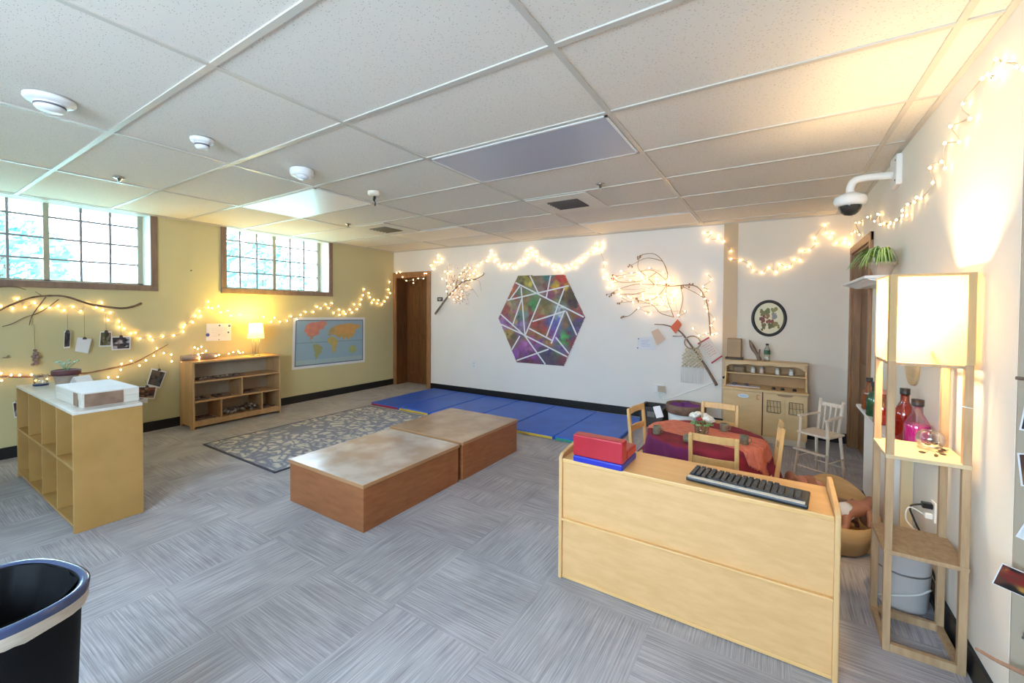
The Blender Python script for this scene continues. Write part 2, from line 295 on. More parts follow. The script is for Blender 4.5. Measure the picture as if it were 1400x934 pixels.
BR_L1 = [[(-0.177, 1.209), (-0.1, 1.293), (-0.034, 1.344), (0.068, 1.402), (0.145, 1.423), (0.248, 1.429), (0.324, 1.411), (0.419, 1.368), (0.484, 1.346), (0.665, 1.315), (0.765, 1.329), (0.846, 1.369)], [(0.145, 1.423), (0.103, 1.461)], [(0.167, 1.415), (0.087, 1.256), (0.065, 1.162)], [(-0.089, 1.154), (-0.03, 1.18), (0.038, 1.23), (0.122, 1.271), (0.188, 1.33), (0.248, 1.396)], [(-0.192, 1.475), (-0.098, 1.494), (-0.013, 1.498), (0.048, 1.475)]]
BR_L2 = [[(-0.233, 0.732), (-0.109, 0.728), (0.05, 0.704), (0.192, 0.695), (0.408, 0.689), (0.586, 0.713), (0.766, 0.748), (0.894, 0.817), (0.988, 0.876), (1.063, 0.922)]]
BR_F1 = [[(-2.745, 1.241), (-2.486, 1.516), (-2.325, 1.642), (-2.185, 1.752), (-1.981, 1.774), (-1.815, 1.837), (-1.799, 1.877)], [(-2.486, 1.516), (-2.506, 1.775), (-2.488, 2.017)], [(-2.325, 1.642), (-2.291, 1.797), (-2.221, 1.879), (-2.083, 1.902)], [(-2.185, 1.752), (-2.117, 1.875), (-2.084, 2.026)], [(-2.255, 1.683), (-2.15, 1.597), (-2.063, 1.388)], [(-2.185, 1.752), (-2.048, 1.679), (-1.896, 1.511)], [(-2.325, 1.642), (-2.397, 1.8), (-2.452, 1.944)], [(-1.981, 1.774), (-1.88, 1.743), (-1.847, 1.593)]]
BR_F2 = [[(1.307, 1.043), (1.282, 1.321), (1.248, 1.461), (1.183, 1.578), (1.074, 1.623), (0.826, 1.621), (0.836, 1.754), (0.776, 1.914), (0.681, 2.005), (0.561, 2.012), (0.507, 1.991)], [(0.826, 1.621), (0.661, 1.637), (0.442, 1.642), (0.213, 1.57), (0.148, 1.52)], [(0.776, 1.914), (0.585, 1.961), (0.389, 1.871)], [(0.825, 1.682), (0.659, 1.81), (0.465, 1.792), (0.211, 1.751)], [(0.826, 1.621), (0.687, 1.464), (0.494, 1.44), (0.241, 1.416)], [(0.911, 1.246), (0.76, 1.292), (0.664, 1.39), (0.469, 1.453)], [(0.911, 1.246), (0.828, 1.488), (0.826, 1.621)], [(0.967, 1.247), (1.009, 1.462), (0.985, 1.606), (1.074, 1.623)], [(0.685, 1.636), (0.588, 1.738), (0.489, 1.842), (0.5, 1.979)], [(1.248, 1.461), (1.14, 1.532), (1.007, 1.605)], [(0.483, 1.34), (0.396, 1.263), (0.32, 1.237)], [(0.59, 1.564), (0.393, 1.517), (0.188, 1.545)], [(0.707, 1.783), (0.54, 1.69), (0.29, 1.671), (0.186, 1.726)]]
STICK = [[(0.686, 1.155), (0.828, 1.147), (0.977, 1.078), (1.102, 0.916), (1.256, 0.689), (1.375, 0.478)], [(0.898, 1.02), (0.989, 1.023), (1.011, 1.043)]]
OUTLET_CORD = [(0.739, 0.325), (0.788, 0.244), (1.061, 0.36), (1.341, 0.506), (1.444, 0.574)]
HEX = [(-1.227, 1.811), (-0.496, 1.795), (-0.204, 1.228), (-0.503, 0.556), (-1.239, 0.556), (-1.554, 1.189)]
HEXLINES = [[(-1.268, 1.713), (-0.187, 1.212)], [(-1.033, 1.805), (-0.892, 1.544)], [(-0.71, 1.794), (-0.775, 1.482)], [(-1.404, 1.458), (-0.44, 1.649)], [(-1.195, 1.665), (-1.361, 1.467)], [(-1.174, 1.647), (-1.108, 0.962)], [(-1.153, 1.502), (-1.316, 1.083)], [(-0.862, 1.482), (-1.107, 0.944)], [(-0.988, 1.154), (-0.482, 1.309)], [(-0.503, 1.616), (-0.77, 0.939)], [(-1.532, 1.264), (-1.107, 0.944)], [(-1.107, 0.944), (-0.767, 0.545)], [(-1.542, 1.114), (-1.128, 0.961)], [(-1.128, 0.961), (-0.44, 0.68)], [(-1.037, 1.054), (-0.684, 0.899)], [(-0.5, 1.309), (-0.693, 0.855)], [(-0.473, 1.301), (-0.298, 0.941)], [(-0.627, 0.945), (-0.422, 0.723)], [(-1.239, 0.583), (-0.73, 0.775)], [(-1.19, 0.941), (-1.324, 0.734)]]
HEXCOL = [(-1.134, 1.763, 0.35294117647058826, 0.3137254901960784, 0.19607843137254902), (-1.093, 1.735, 0.6666666666666666, 0.6274509803921569, 0.19607843137254902), (-0.873, 1.694, 0.43137254901960786, 0.37254901960784315, 0.3333333333333333), (-0.758, 1.769, 0.1568627450980392, 0.43137254901960786, 0.43137254901960786), (-0.588, 1.755, 0.7450980392156863, 0.1568627450980392, 0.1568627450980392), (-0.643, 1.653, 0.8235294117647058, 0.6666666666666666, 0.11764705882352941), (-1.288, 1.613, 0.7843137254901961, 0.35294117647058826, 0.23529411764705882), (-1.215, 1.557, 0.35294117647058826, 0.43137254901960786, 0.37254901960784315), (-1.051, 1.591, 0.39215686274509803, 0.47058823529411764, 0.35294117647058826), (-0.99, 1.394, 0.19607843137254902, 0.5098039215686274, 0.23529411764705882), (-1.132, 1.448, 0.5490196078431373, 0.43137254901960786, 0.23529411764705882), (-1.297, 1.357, 0.5882352941176471, 0.5098039215686274, 0.39215686274509803), (-1.424, 1.283, 0.7058823529411765, 0.3137254901960784, 0.23529411764705882), (-1.402, 1.228, 0.5490196078431373, 0.23529411764705882, 0.43137254901960786), (-1.445, 1.153, 0.5490196078431373, 0.35294117647058826, 0.6666666666666666), (-1.317, 1.211, 0.5490196078431373, 0.47058823529411764, 0.3137254901960784), (-1.191, 1.195, 0.3137254901960784, 0.43137254901960786, 0.43137254901960786), (-1.19, 1.05, 0.47058823529411764, 0.39215686274509803, 0.6274509803921569), (-0.988, 1.234, 0.5098039215686274, 0.23529411764705882, 0.23529411764705882), (-0.754, 1.359, 0.5098039215686274, 0.43137254901960786, 0.23529411764705882), (-0.68, 1.55, 0.5490196078431373, 0.27450980392156865, 0.39215686274509803), (-0.566, 1.412, 0.35294117647058826, 0.39215686274509803, 0.3137254901960784), (-0.42, 1.513, 0.27450980392156865, 0.19607843137254902, 0.1568627450980392), (-0.348, 1.445, 0.1568627450980392, 0.11764705882352941, 0.11764705882352941), (-0.31, 1.277, 0.5882352941176471, 0.27450980392156865, 0.23529411764705882), (-0.638, 1.135, 0.3137254901960784, 0.3137254901960784, 0.6666666666666666), (-0.675, 0.995, 0.5098039215686274, 0.27450980392156865, 0.6274509803921569), (-0.565, 1.274, 0.6666666666666666, 0.7450980392156863, 0.8235294117647058), (-0.453, 1.19, 0.39215686274509803, 0.3137254901960784, 0.23529411764705882), (-0.488, 0.933, 0.23529411764705882, 0.5882352941176471, 0.27450980392156865), (-0.415, 1.004, 0.1568627450980392, 0.27450980392156865, 0.43137254901960786), (-0.524, 0.863, 0.3137254901960784, 0.5882352941176471, 0.27450980392156865), (-0.378, 0.87, 0.43137254901960786, 0.11764705882352941, 0.23529411764705882), (-0.273, 1.11, 0.27450980392156865, 0.23529411764705882, 0.43137254901960786), (-0.888, 1.094, 0.5490196078431373, 0.19607843137254902, 0.19607843137254902), (-0.907, 0.952, 0.5490196078431373, 0.3137254901960784, 0.19607843137254902), (-0.789, 0.886, 0.5882352941176471, 0.39215686274509803, 0.19607843137254902), (-1.4, 0.933, 0.6666666666666666, 0.5882352941176471, 0.27450980392156865), (-1.336, 0.843, 0.43137254901960786, 0.3137254901960784, 0.27450980392156865), (-1.209, 0.722, 0.47058823529411764, 0.23529411764705882, 0.5882352941176471), (-1.045, 0.821, 0.5882352941176471, 0.27450980392156865, 0.5882352941176471), (-1.085, 0.675, 0.43137254901960786, 0.19607843137254902, 0.5490196078431373), (-0.886, 0.811, 0.47058823529411764, 0.27450980392156865, 0.5882352941176471), (-0.561, 0.827, 0.43137254901960786, 0.3137254901960784, 0.6274509803921569), (-0.787, 0.71, 0.19607843137254902, 0.19607843137254902, 0.35294117647058826), (-0.672, 0.682, 0.23529411764705882, 0.23529411764705882, 0.27450980392156865), (-0.522, 0.623, 0.43137254901960786, 0.19607843137254902, 0.23529411764705882), (-1.023, 0.589, 0.35294117647058826, 0.11764705882352941, 0.23529411764705882), (-1.146, 0.599, 0.35294117647058826, 0.1568627450980392, 0.3137254901960784)]
CARD_NARROW = [(0.277, 1.1), (0.319, 1.094), (0.312, 0.944), (0.271, 0.94)]
CARD_WHITE = [(0.363, 1.037), (0.46, 1.017), (0.433, 0.879), (0.344, 0.908)]
CARD_GREENPHOTO = [(0.521, 1.087), (0.607, 1.083), (0.6, 0.933), (0.511, 0.937)]
CARD_GROUP = [(0.597, 1.032), (0.75, 1.029), (0.745, 0.895), (0.602, 0.896)]
CARD_TILTED = [(0.913, 0.682), (1.043, 0.628), (0.984, 0.454), (0.868, 0.506)]
CARD_LOWER = [(0.779, 0.511), (0.951, 0.485), (0.927, 0.354), (0.776, 0.389)]
CARD_SLIP = [(0.769, 0.395), (0.877, 0.366), (0.874, 0.317), (0.775, 0.349)]
CARD_LEFTLOW = [(-0.044, 0.494), (0.021, 0.517), (0.019, 0.35), (-0.034, 0.358)]
PAPER = [(1.443, 1.136), (1.708, 1.133), (1.707, 0.923), (1.438, 0.933)]
MAP = [(2.484, 1.196), (3.677, 1.178), (3.676, 0.452), (2.461, 0.468)]
FIG = [(0.096, 0.967), (0.095, 0.798), (0.118, 0.803)]
RCARDS = [[(0.485, 0.983), (0.645, 1.006), (0.702, 0.838), (0.471, 0.833)], [(0.645, 1.063), (0.722, 1.106), (0.809, 0.98), (0.717, 0.895)], [(0.875, 1.126), (0.956, 1.223), (1.001, 1.161), (0.936, 1.049)], [(1.17, 0.949), (1.288, 1.03), (1.434, 0.81), (1.326, 0.72)]]
NAIL = [(1.296, 1.747), (1.44, 1.767)]
CONT = {'na': [(2.641, 1.007), (2.682, 1.095), (2.764, 1.119), (2.905, 1.128), (2.963, 1.14), (2.993, 1.086), (2.934, 1.021), (2.876, 0.997), (2.862, 0.932), (2.805, 0.922), (2.763, 0.885), (2.722, 0.874), (2.736, 0.912), (2.682, 0.941)], 'sa': [(2.791, 0.805), (2.861, 0.8), (2.927, 0.742), (2.904, 0.678), (2.847, 0.617), (2.818, 0.567), (2.804, 0.634), (2.796, 0.713), (2.777, 0.754)], 'gr': [(2.905, 1.142), (2.993, 1.132), (2.963, 1.074), (2.92, 1.088)], 'af': [(3.007, 0.871), (3.067, 0.908), (3.142, 0.877), (3.189, 0.819), (3.158, 0.752), (3.136, 0.658), (3.096, 0.648), (3.075, 0.745), (3.066, 0.786), (3.007, 0.817)], 'eu': [(3.022, 0.924), (3.022, 0.978), (3.067, 1.03), (3.128, 1.055), (3.143, 0.986), (3.112, 0.933), (3.052, 0.914)], 'as': [(3.128, 1.055), (3.236, 1.079), (3.397, 1.089), (3.599, 1.054), (3.564, 1.012), (3.496, 0.986), (3.48, 0.915), (3.429, 0.861), (3.38, 0.878), (3.38, 0.821), (3.348, 0.851), (3.315, 0.881), (3.283, 0.827), (3.252, 0.885), (3.189, 0.874), (3.143, 0.904), (3.112, 0.947)], 'au': [(3.38, 0.708), (3.429, 0.747), (3.496, 0.728), (3.513, 0.655), (3.462, 0.616), (3.396, 0.636)], 'mx': [(2.722, 0.874), (2.763, 0.846), (2.785, 0.818), (2.763, 0.82)]}

# ================================================================== ROOM SHELL
# floor: grey carpet tiles laid quarter-turned
def carpet():
    m = base('carpet', (.3, .3, .3), .92); L = m.node_tree.links; b = m.node_tree.nodes['Principled BSDF']; b.inputs['Specular IOR Level'].default_value = .25
    def mth(op, a, c=None, v=None):
        n = N(m, 'ShaderNodeMath', operation=op)
        for i, q in enumerate((a, c)):
            if q is None: continue
            if isinstance(q, (int, float)): n.inputs[i].default_value = q
            else: L.new(q, n.inputs[i])
        return n.outputs[0]
    t = N(m, 'ShaderNodeTexCoord'); s = N(m, 'ShaderNodeSeparateXYZ'); L.new(t.outputs['Object'], s.inputs[0])
    tx = mth('DIVIDE', s.outputs[0], .5); ty = mth('DIVIDE', s.outputs[1], .5)
    fx = mth('FLOOR', tx); fy = mth('FLOOR', ty)
    par = mth('MODULO', mth('ABSOLUTE', mth('ADD', fx, fy)), 2.0)
    def stripes(sc):
        mp = N(m, 'ShaderNodeMapping'); mp.inputs['Scale'].default_value = sc; L.new(t.outputs['Object'], mp.inputs[0])
        n = N(m, 'ShaderNodeTexNoise'); n.inputs['Scale'].default_value = 1; n.inputs['Detail'].default_value = 3; n.inputs['Roughness'].default_value = .7
        L.new(mp.outputs[0], n.inputs['Vector']); return n.outputs['Fac']
    a = stripes((3, 150, 1)); c = stripes((150, 3, 1))
    mx = N(m, 'ShaderNodeMix'); L.new(par, mx.inputs[0]); L.new(a, mx.inputs[2]); L.new(c, mx.inputs[3])
    # wide scuffed sweeps
    n2 = N(m, 'ShaderNodeTexNoise'); n2.inputs['Scale'].default_value = 1.5; n2.inputs['Detail'].default_value = 5; n2.inputs['Distortion'].default_value = 2.2; L.new(t.outputs['Object'], n2.inputs['Vector'])
    v = mth('ADD', mth('MULTIPLY', mx.outputs[0], .72), mth('MULTIPLY', n2.outputs['Fac'], .28))
    r = N(m, 'ShaderNodeValToRGB'); r.color_ramp.elements[0].position = .34; r.color_ramp.elements[1].position = .66
    r.color_ramp.elements[0].color = (.23, .22, .235, 1); r.color_ramp.elements[1].color = (.54, .52, .545, 1)
    e = r.color_ramp.elements.new(.5); e.color = (.365, .35, .37, 1)
    L.new(v, r.inputs[0]); L.new(r.outputs[0], b.inputs['Base Color'])
    bp = N(m, 'ShaderNodeBump'); bp.inputs['Strength'].default_value = .5; bp.inputs['Distance'].default_value = .004; L.new(mx.outputs[0], bp.inputs['Height']); L.new(bp.outputs[0], b.inputs['Normal'])
    return m
bm = B(); box(bm, LX - .3, 3.5, -2.9, 5.2, -.1, 0); struct('floor', bm, carpet())
# ceiling boards with pinholes
def ceilmat():
    m = base('ceiling_tile', (.76, .72, .65), .85); L = m.node_tree.links; b = m.node_tree.nodes['Principled BSDF']; b.inputs['Specular IOR Level'].default_value = .15
    t = N(m, 'ShaderNodeTexCoord'); mp = N(m, 'ShaderNodeMapping'); mp.inputs['Scale'].default_value = (55, 150, 1)
    v = N(m, 'ShaderNodeTexVoronoi'); v.inputs['Scale'].default_value = 1; v.inputs['Randomness'].default_value = 1
    r = N(m, 'ShaderNodeValToRGB'); r.color_ramp.elements[0].position = .12; r.color_ramp.elements[1].position = .2
    r.color_ramp.elements[0].color = (.36, .32, .24, 1); r.color_ramp.elements[1].color = (.76, .72, .65, 1)
    L.new(t.outputs['Object'], mp.inputs[0]); L.new(mp.outputs[0], v.inputs['Vector']); L.new(v.outputs['Distance'], r.inputs[0]); L.new(r.outputs[0], b.inputs['Base Color'])
    return m
bm = B(); box(bm, LX - .5, 3.5, -2.9, 5.2, CEIL + .005, CEIL + .06); struct('ceiling', bm, ceilmat())
bm = B()
k = -2
while 1.2192 * k < RX:
    x = 1.2192 * k
    if x > LX: box(bm, x - .0125, x + .0125, -2.6, FW(x), CEIL - .002, CEIL + .006)
    k += 1
box(bm, -3.6576 - .0125, -3.6576 + .0125, -2.6, FW(-3.65), CEIL - .002, CEIL + .006)
for k in range(-4, 8):
    y = .6096 * k
    if y < FW(LX): box(bm, LX, RX, y - .0125, y + .0125, CEIL - .0015, CEIL + .0055)
struct('trim_1', bm, base('grid_white', (.56, .53, .47), .4))
bm = B()                                                            # wall angle round the ceiling edge
box(bm, RX - .022, RX, -2.6, FW(RX), CEIL - .004, CEIL + .005)
prism(bm, [(LX, 0), (RX, 0), (RX, 1), (LX, 1)], lambda u, v, w: (u, FW(u) - .022 * v, CEIL - .004 + w), .008)
box(bm, LX, LX + .022, -2.6, FW(LX), CEIL - .004, CEIL + .005)
struct('trim_2', bm, base('grid_white', (.56, .53, .47), .4))
# left wall with two high window openings plus an unseen one added for daylight
WT = .34
W = [(-.56, .99), (1.60, 3.09), (-2.50, -1.0)]  # last span is an unseen window, added for daylight
def wallx(bm, x0, x1, y0, y1, z1, holes, mi=0):                      # holes: (y0,y1,z0,z1)
    ys = sorted({y0, y1, *[h[0] for h in holes], *[h[1] for h in holes]})
    for a, b in zip(ys, ys[1:]):
        hs = [h for h in holes if h[0] <= a + 1e-6 and h[1] >= b - 1e-6]
        if not hs: box(bm, x0, x1, a, b, 0, z1, mi); continue
        h = hs[0]
        if h[2] > 0: box(bm, x0, x1, a, b, 0, h[2], mi)
        if h[3] < z1: box(bm, x0, x1, a, b, h[3], z1, mi)
bm = B(); wallx(bm, LX - WT, LX, -2.6, 5.1, CEIL + .3, [(a + .03, b - .03, 1.53, 2.6) for a, b in W]); struct('wall_left', bm, yellowwall)
# right wall: door near the corner, open niche close to the camera
bm = B(); wallx(bm, RX, RX + .12, -2.6, 5.1, CEIL + .1, [(3.50, 4.40, 0, 1.88), (-1.1, 1.13, 0, 1.89)]); struct('wall_right', bm, rightwall)
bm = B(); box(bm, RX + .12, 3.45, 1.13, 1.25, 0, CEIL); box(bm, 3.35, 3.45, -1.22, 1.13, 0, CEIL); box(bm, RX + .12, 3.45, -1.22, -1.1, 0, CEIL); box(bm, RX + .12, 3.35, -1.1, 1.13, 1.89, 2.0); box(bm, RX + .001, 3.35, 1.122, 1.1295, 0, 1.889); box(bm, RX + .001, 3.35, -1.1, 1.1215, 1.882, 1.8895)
struct('wall_niche', bm, nicheshade)  # thin skins carry the same painted shade onto jamb and soffit
bm = B(); box(bm, RX + .12, 3.4, 3.3, 3.4, 0, 2.2); box(bm, RX + .12, 3.4, 4.5, 4.6, 0, 2.2); box(bm, 3.3, 3.4, 3.3, 4.6, 0, 2.2); box(bm, RX + .12, 3.4, 3.3, 4.6, 2.0, 2.1); struct('wall_passage', bm, base('brown_passage', (.20, .12, .06), .8))
# far wall with recessed door
bm = B()
def fbox(bm, x0, x1, a, b, z0, z1, mi=0):                            # a,b: offsets in front (-) / behind (+) of the far wall
    v = [bm.verts.new(p) for p in ((x0, FW(x0) + a, z0), (x1, FW(x1) + a, z0), (x1, FW(x1) + b, z0), (x0, FW(x0) + b, z0), (x0, FW(x0) + a, z1), (x1, FW(x1) + a, z1), (x1, FW(x1) + b, z1), (x0, FW(x0) + b, z1))]
    for f in ((0, 3, 2, 1), (4, 5, 6, 7), (0, 1, 5, 4), (1, 2, 6, 5), (2, 3, 7, 6), (3, 0, 4, 7)):
        bm.faces.new([v[i] for i in f]).material_index = mi
DX0, DX1 = -3.66, -2.95
fbox(bm, LX - .34, DX0, 0, .4, 0, CEIL + .1); fbox(bm, DX1, 1.5, 0, .4, 0, CEIL + .1); fbox(bm, 1.5, RX + .1, 0, .4, 0, CEIL + .1, 1); fbox(bm, DX0, DX1, 0, .4, 1.86, CEIL + .1)
struct('wall_far', bm, [whitewall, nookwall])
bm = B(); fbox(bm, LX - .3, -2.5, .4, .5, 0, 2.3); struct('wall_behind_door', bm, doorwood)
# back wall behind the viewer with an invented broad window for fill daylight
bm = B()
box(bm, LX - .3, -.2, -2.75, -2.6, 0, CEIL + .1); box(bm, 2.0, 3.5, -2.75, -2.6, 0, CEIL + .1); box(bm, -.2, 2.0, -2.75, -2.6, 0, 1.05); box(bm, -.2, 2.0, -2.75, -2.6, 2.15, CEIL + .1)
struct('wall_back', bm, whitewall)
# tan strip of wall beside the play kitchen
bm = B(); fbox(bm, 1.425, 1.565, -.008, 0, .1, CEIL - .004); struct('trim_3', bm, tanwall)
# baseboards
bm = B(); box(bm, LX, LX + .012, -2.6, FW(LX), 0, .10); struct('baseboard_left', bm, black)
bm = B(); fbox(bm, -2.87, RX, -.012, 0, 0, .10); struct('baseboard_far', bm, black)
bm = B(); box(bm, RX - .012, RX, 1.13, 3.44, 0, .10); box(bm, RX + .001, 3.35, 1.110, 1.1215, 0, .10); struct('baseboard_right', bm, black)

# windows
WOBJ = []
def window(n, y0, y1, cols=3):
    e = bpy.data.objects.new('window_%d' % n, None); COL.objects.link(e); e.location = (LX, (y0 + y1) / 2, 1.5); e['kind'] = 'structure'
    kw = dict(parent=e, world=True)
    bm = B(); box(bm, LX, LX + .018, y0, y0 + .06, 1.50, CEIL - .003); box(bm, LX, LX + .018, y1 - .06, y1, 1.50, CEIL - .003); box(bm, LX, LX + .022, y0, y1, 1.50, 1.56)
    obj('casing', bm, trimwood, bevel=.003, **kw)
    bm = B(); box(bm, LX - .2, LX, y0 + .04, y0 + .06, 1.56, 2.5); box(bm, LX - .2, LX, y1 - .06, y1 - .04, 1.56, 2.5); obj('jamb', bm, whitegloss, **kw)
    bm = B(); box(bm, LX - .22, LX + .0, y0 + .04, y1 - .04, 1.545, 1.56); obj('sill', bm, trimwood, **kw)
    X = LX - .20; ym = (y0 + y1) / 2; a0, a1 = y0 + .06, y1 - .06
    fm = base('sash_paint', (.42, .38, .28), .5)
    bm = B(); box(bm, X - .04, X, ym - .02, ym + .02, 1.56, 2.5); box(bm, X - .04, X, a0, a0 + .045, 1.56, 2.5); box(bm, X - .04, X, a1 - .045, a1, 1.56, 2.5); box(bm, X - .04, X, a0, a1, 1.56, 1.585); obj('sash', bm, fm, bevel=.003, **kw)
    bm = B()
    for s0, s1 in ((a0 + .045, ym - .02), (ym + .02, a1 - .045)):
        for c in range(1, cols): y = s0 + (s1 - s0) * c / cols; box(bm, X - .03, X - .01, y - .009, y + .009, 1.58, 2.5)
        for c in range(1, 5): z = 1.58 + .2 * c; box(bm, X - .031, X - .011, s0, s1, z - .009, z + .009)
    obj('muntin', bm, base('muntin_paint', (.30, .27, .28), .5), **kw)
    bm = B(); box(bm, X - .023, X - .018, a0, a1, 1.56, 2.5); obj('pane', bm, pane, **kw)
for n, (a, b) in enumerate(W): window(n + 1, a, b)  # the third one is out of view, added for its daylight
e = bpy.data.objects.new('window_4', None); COL.objects.link(e); e.location = (.2, -2.7, .95); e['kind'] = 'structure'  # unseen back window, added to let in fill daylight
bm = B()
for x in (-.2, .87, 1.95): box(bm, x, x + .05, -2.72, -2.66, 1.05, 2.15)
box(bm, -.15, 1.95, -2.72, -2.66, 1.05, 1.1); box(bm, -.15, 1.95, -2.72, -2.66, 2.1, 2.15); obj('sash', bm, whitegloss, parent=e, world=True)

# doors
e = bpy.data.objects.new('door_1', None); COL.objects.link(e); e.location = (-3.3, FW(-3.3), 0); e['kind'] = 'structure'; kw = dict(parent=e, world=True)
bm = B(); fbox(bm, -3.715, DX0, -.02, .0, 0, 1.945); fbox(bm, DX1, -2.87, -.02, 0, 0, 1.945); fbox(bm, -3.715, -2.87, -.022, 0, 1.86, 1.945)
obj('casing', bm, oaktrim, bevel=.004, **kw)
bm = B(); fbox(bm, DX0, DX0 + .015, 0, .28, 0, 1.86); fbox(bm, DX1 - .015, DX1, 0, .28, 0, 1.86); fbox(bm, DX0, DX1, 0, .28, 1.845, 1.86); obj('jamb', bm, doorwood, **kw)
bm = B(); fbox(bm, DX0 + .015, DX1 - .015, .24, .28, .005, 1.845)
for z0, z1 in ((.18, .78), (.88, 1.08), (1.18, 1.72)):
    for x0, x1 in ((DX0 + .10, DX0 + .32), (DX0 + .39, DX1 - .11)):
        fbox(bm, x0, x1, .228, .24, z0, z1); fbox(bm, x0 + .03, x1 - .03, .222, .23, z0 + .03, z1 - .03)
d = obj('door_leaf', bm, doorwood, bevel=.004, **kw)
bm = B(); c = Vector((DX1 - .075, FW(-3) + .2, .95)); tube(bm, [c + Vector((0, .045, 0)), c], .012, 10); ball(bm, c, .026); obj('door_handle', bm, base('brass', (.5, .36, .14), .3, 1), parent=e, world=True)
e = bpy.data.objects.new('door_2', None); COL.objects.link(e); e.location = (RX, 3.95, 0); e['kind'] = 'structure'; kw = dict(parent=e, world=True)
bm = B(); box(bm, RX - .02, RX, 3.43, 3.50, 0, 1.95); box(bm, RX - .02, RX, 4.40, 4.47, 0, 1.95); box(bm, RX - .022, RX, 3.43, 4.47, 1.88, 1.95); obj('casing', bm, oaktrim, bevel=.004, **kw)
bm = B(); box(bm, RX, RX + .14, 3.50, 3.515, 0, 1.88); box(bm, RX, RX + .14, 4.385, 4.40, 0, 1.88); box(bm, RX, RX + .14, 3.50, 4.40, 1.865, 1.88); obj('jamb', bm, oaktrim, **kw)
bm = B(); box(bm, RX + .06, RX + .10, 3.515, 4.385, .005, 1.865)
for z0, z1 in ((.15, .85), (.98, 1.4), (1.48, 1.75)): box(bm, RX + .05, RX + .06, 3.62, 4.28, z0, z1)
obj('door_leaf', bm, noisy('inner_door_shaded', (.13, .06, .02), (.19, .09, .03), 5, (8, 8, .8), .45), bevel=.004, **kw)  # leaf darkened so the doorway's shade sits in the wood colour

# ================================================================== OUTSIDE
bm = B(); box(bm, -40, LX - .34, -30, 30, 1.1, 1.2); struct('ground', bm, noisy('lawn', (.25, .40, .3), (.4, .5, .38), 2, rough=.9))
leafm = noisy('tree_leaf', (.12, .34, .32), (.30, .56, .55), 2, rough=.7)
def tree(x, y, h, r, label, seed):
    rr = random.Random(seed); t = thing('garden_tree', label, 'tree', (x, y, 1.2), 0, 'trees beyond the windows')
    bm = B(); tube(bm, [(0, 0, 0), (.05, .02, h * .4), (0, .05, h * .8)], [.12, .09, .04], 8); obj('trunk', bm, twig, t)
    bm = B()
    for _ in range(1500):
        a = rr.uniform(0, 2 * PI); z = rr.uniform(.12, 1); q = r * math.sin(PI * min(1, z)) ** .5 * rr.random() ** .4
        p = Vector((q * math.cos(a), q * math.sin(a), z * h)); s = rr.uniform(.07, .14); n = Vector((rr.gauss(0, 1), rr.gauss(0, 1), rr.gauss(0, 1))).normalized(); u = n.orthogonal().normalized() * s; w = n.cross(u)
        bm.faces.new([bm.verts.new(p + v) for v in (u, w * .6, -u, -w * .6)])
    obj('foliage', bm, leafm, t, recalc=False)
for i, (x, y, h, r, l) in enumerate(((-8.5, -.9, 2.6, 1.1, 'leafy tree seen through the left half of the nearer window'), (-11.5, .9, 2.0, 1.1, 'low bush seen low in the right half of the nearer window'), (-9, 3.4, 2.6, .8, 'narrow tree at the left edge of the farther window'), (-12, 6.3, 2.2, 1.3, 'broad low tree seen in the middle of the farther window'))):
    tree(x, y, h, r, l, i)

# ================================================================== CEILING FITTINGS
def light_panel(x0, y0, label, lens, name='ceiling_light'):
    t = thing(name, label, 'ceiling light', (x0 + .61, y0 + .305, CEIL), 0)
    w, h = .594, .29
    bm = B(); box(bm, -w, w, -h, -h + .015, -.006, .0); box(bm, -w, w, h - .015, h, -.006, .0); box(bm, -w, -w + .015, -h, h, -.006, .0); box(bm, w - .015, w, -h, h, -.006, .0); obj('frame', bm, whitegloss, t)
    bm = B(); box(bm, -w + .015, w - .015, -h + .015, h - .015, -.0045, .0); obj('lens', bm, lens, t)
light_panel(0, 1.2192, 'large unlit grey ceiling light panel above the play area, nearest the camera', base('lens_grey', (.42, .44, .52), .25))
light_panel(-2.4384, 1.2192, 'pale ceiling light panel in front of the farther window, brightest of the panels', base('lens_white', (.93, .93, .92), .3))
light_panel(-2.4384, 3.048, 'cream ceiling light panel up near the brown door', base('lens_cream', (.82, .74, .62), .5))
light_panel(0, 3.6576, 'cream ceiling light panel against the white wall above the branch of lights', base('lens_cream', (.82, .74, .62), .5))
def vent(x0, y0, label):
    t = thing('air_vent', label, 'vent', (x0 + .305, y0 + .305, CEIL), 0, 'square vents in the ceiling')
    bm = B(); w = .29
    box(bm, -w, w, -w, -.15, -.008, 0); box(bm, -w, w, .15, w, -.008, 0); box(bm, -w, -.15, -.15, .15, -.008, 0); box(bm, .15, w, -.15, .15, -.008, 0); obj('face_plate', bm, base('vent_white', (.74, .70, .62), .5), t, bevel=.002)
    bm = B(); box(bm, -.15, .15, -.15, .15, -.0015, -.0005); obj('duct', bm, base('duct_dark', (.05, .045, .04), .7), t)
    for k in range(6):
        bm = B(); y = -.125 + .05 * k; beam(bm, (-.15, y, -.008), (.15, y, -.008), .022, .002, up=Vector((0, .6, .8))); obj('slat', bm, base('slat_grey', (.12, .10, .09), .5), t)
vent(0, 2.4384, 'square ceiling vent with black slats above the hexagon painting')
vent(-2.4384, 2.4384, 'square ceiling vent near the yellow wall beyond the hanging hook')
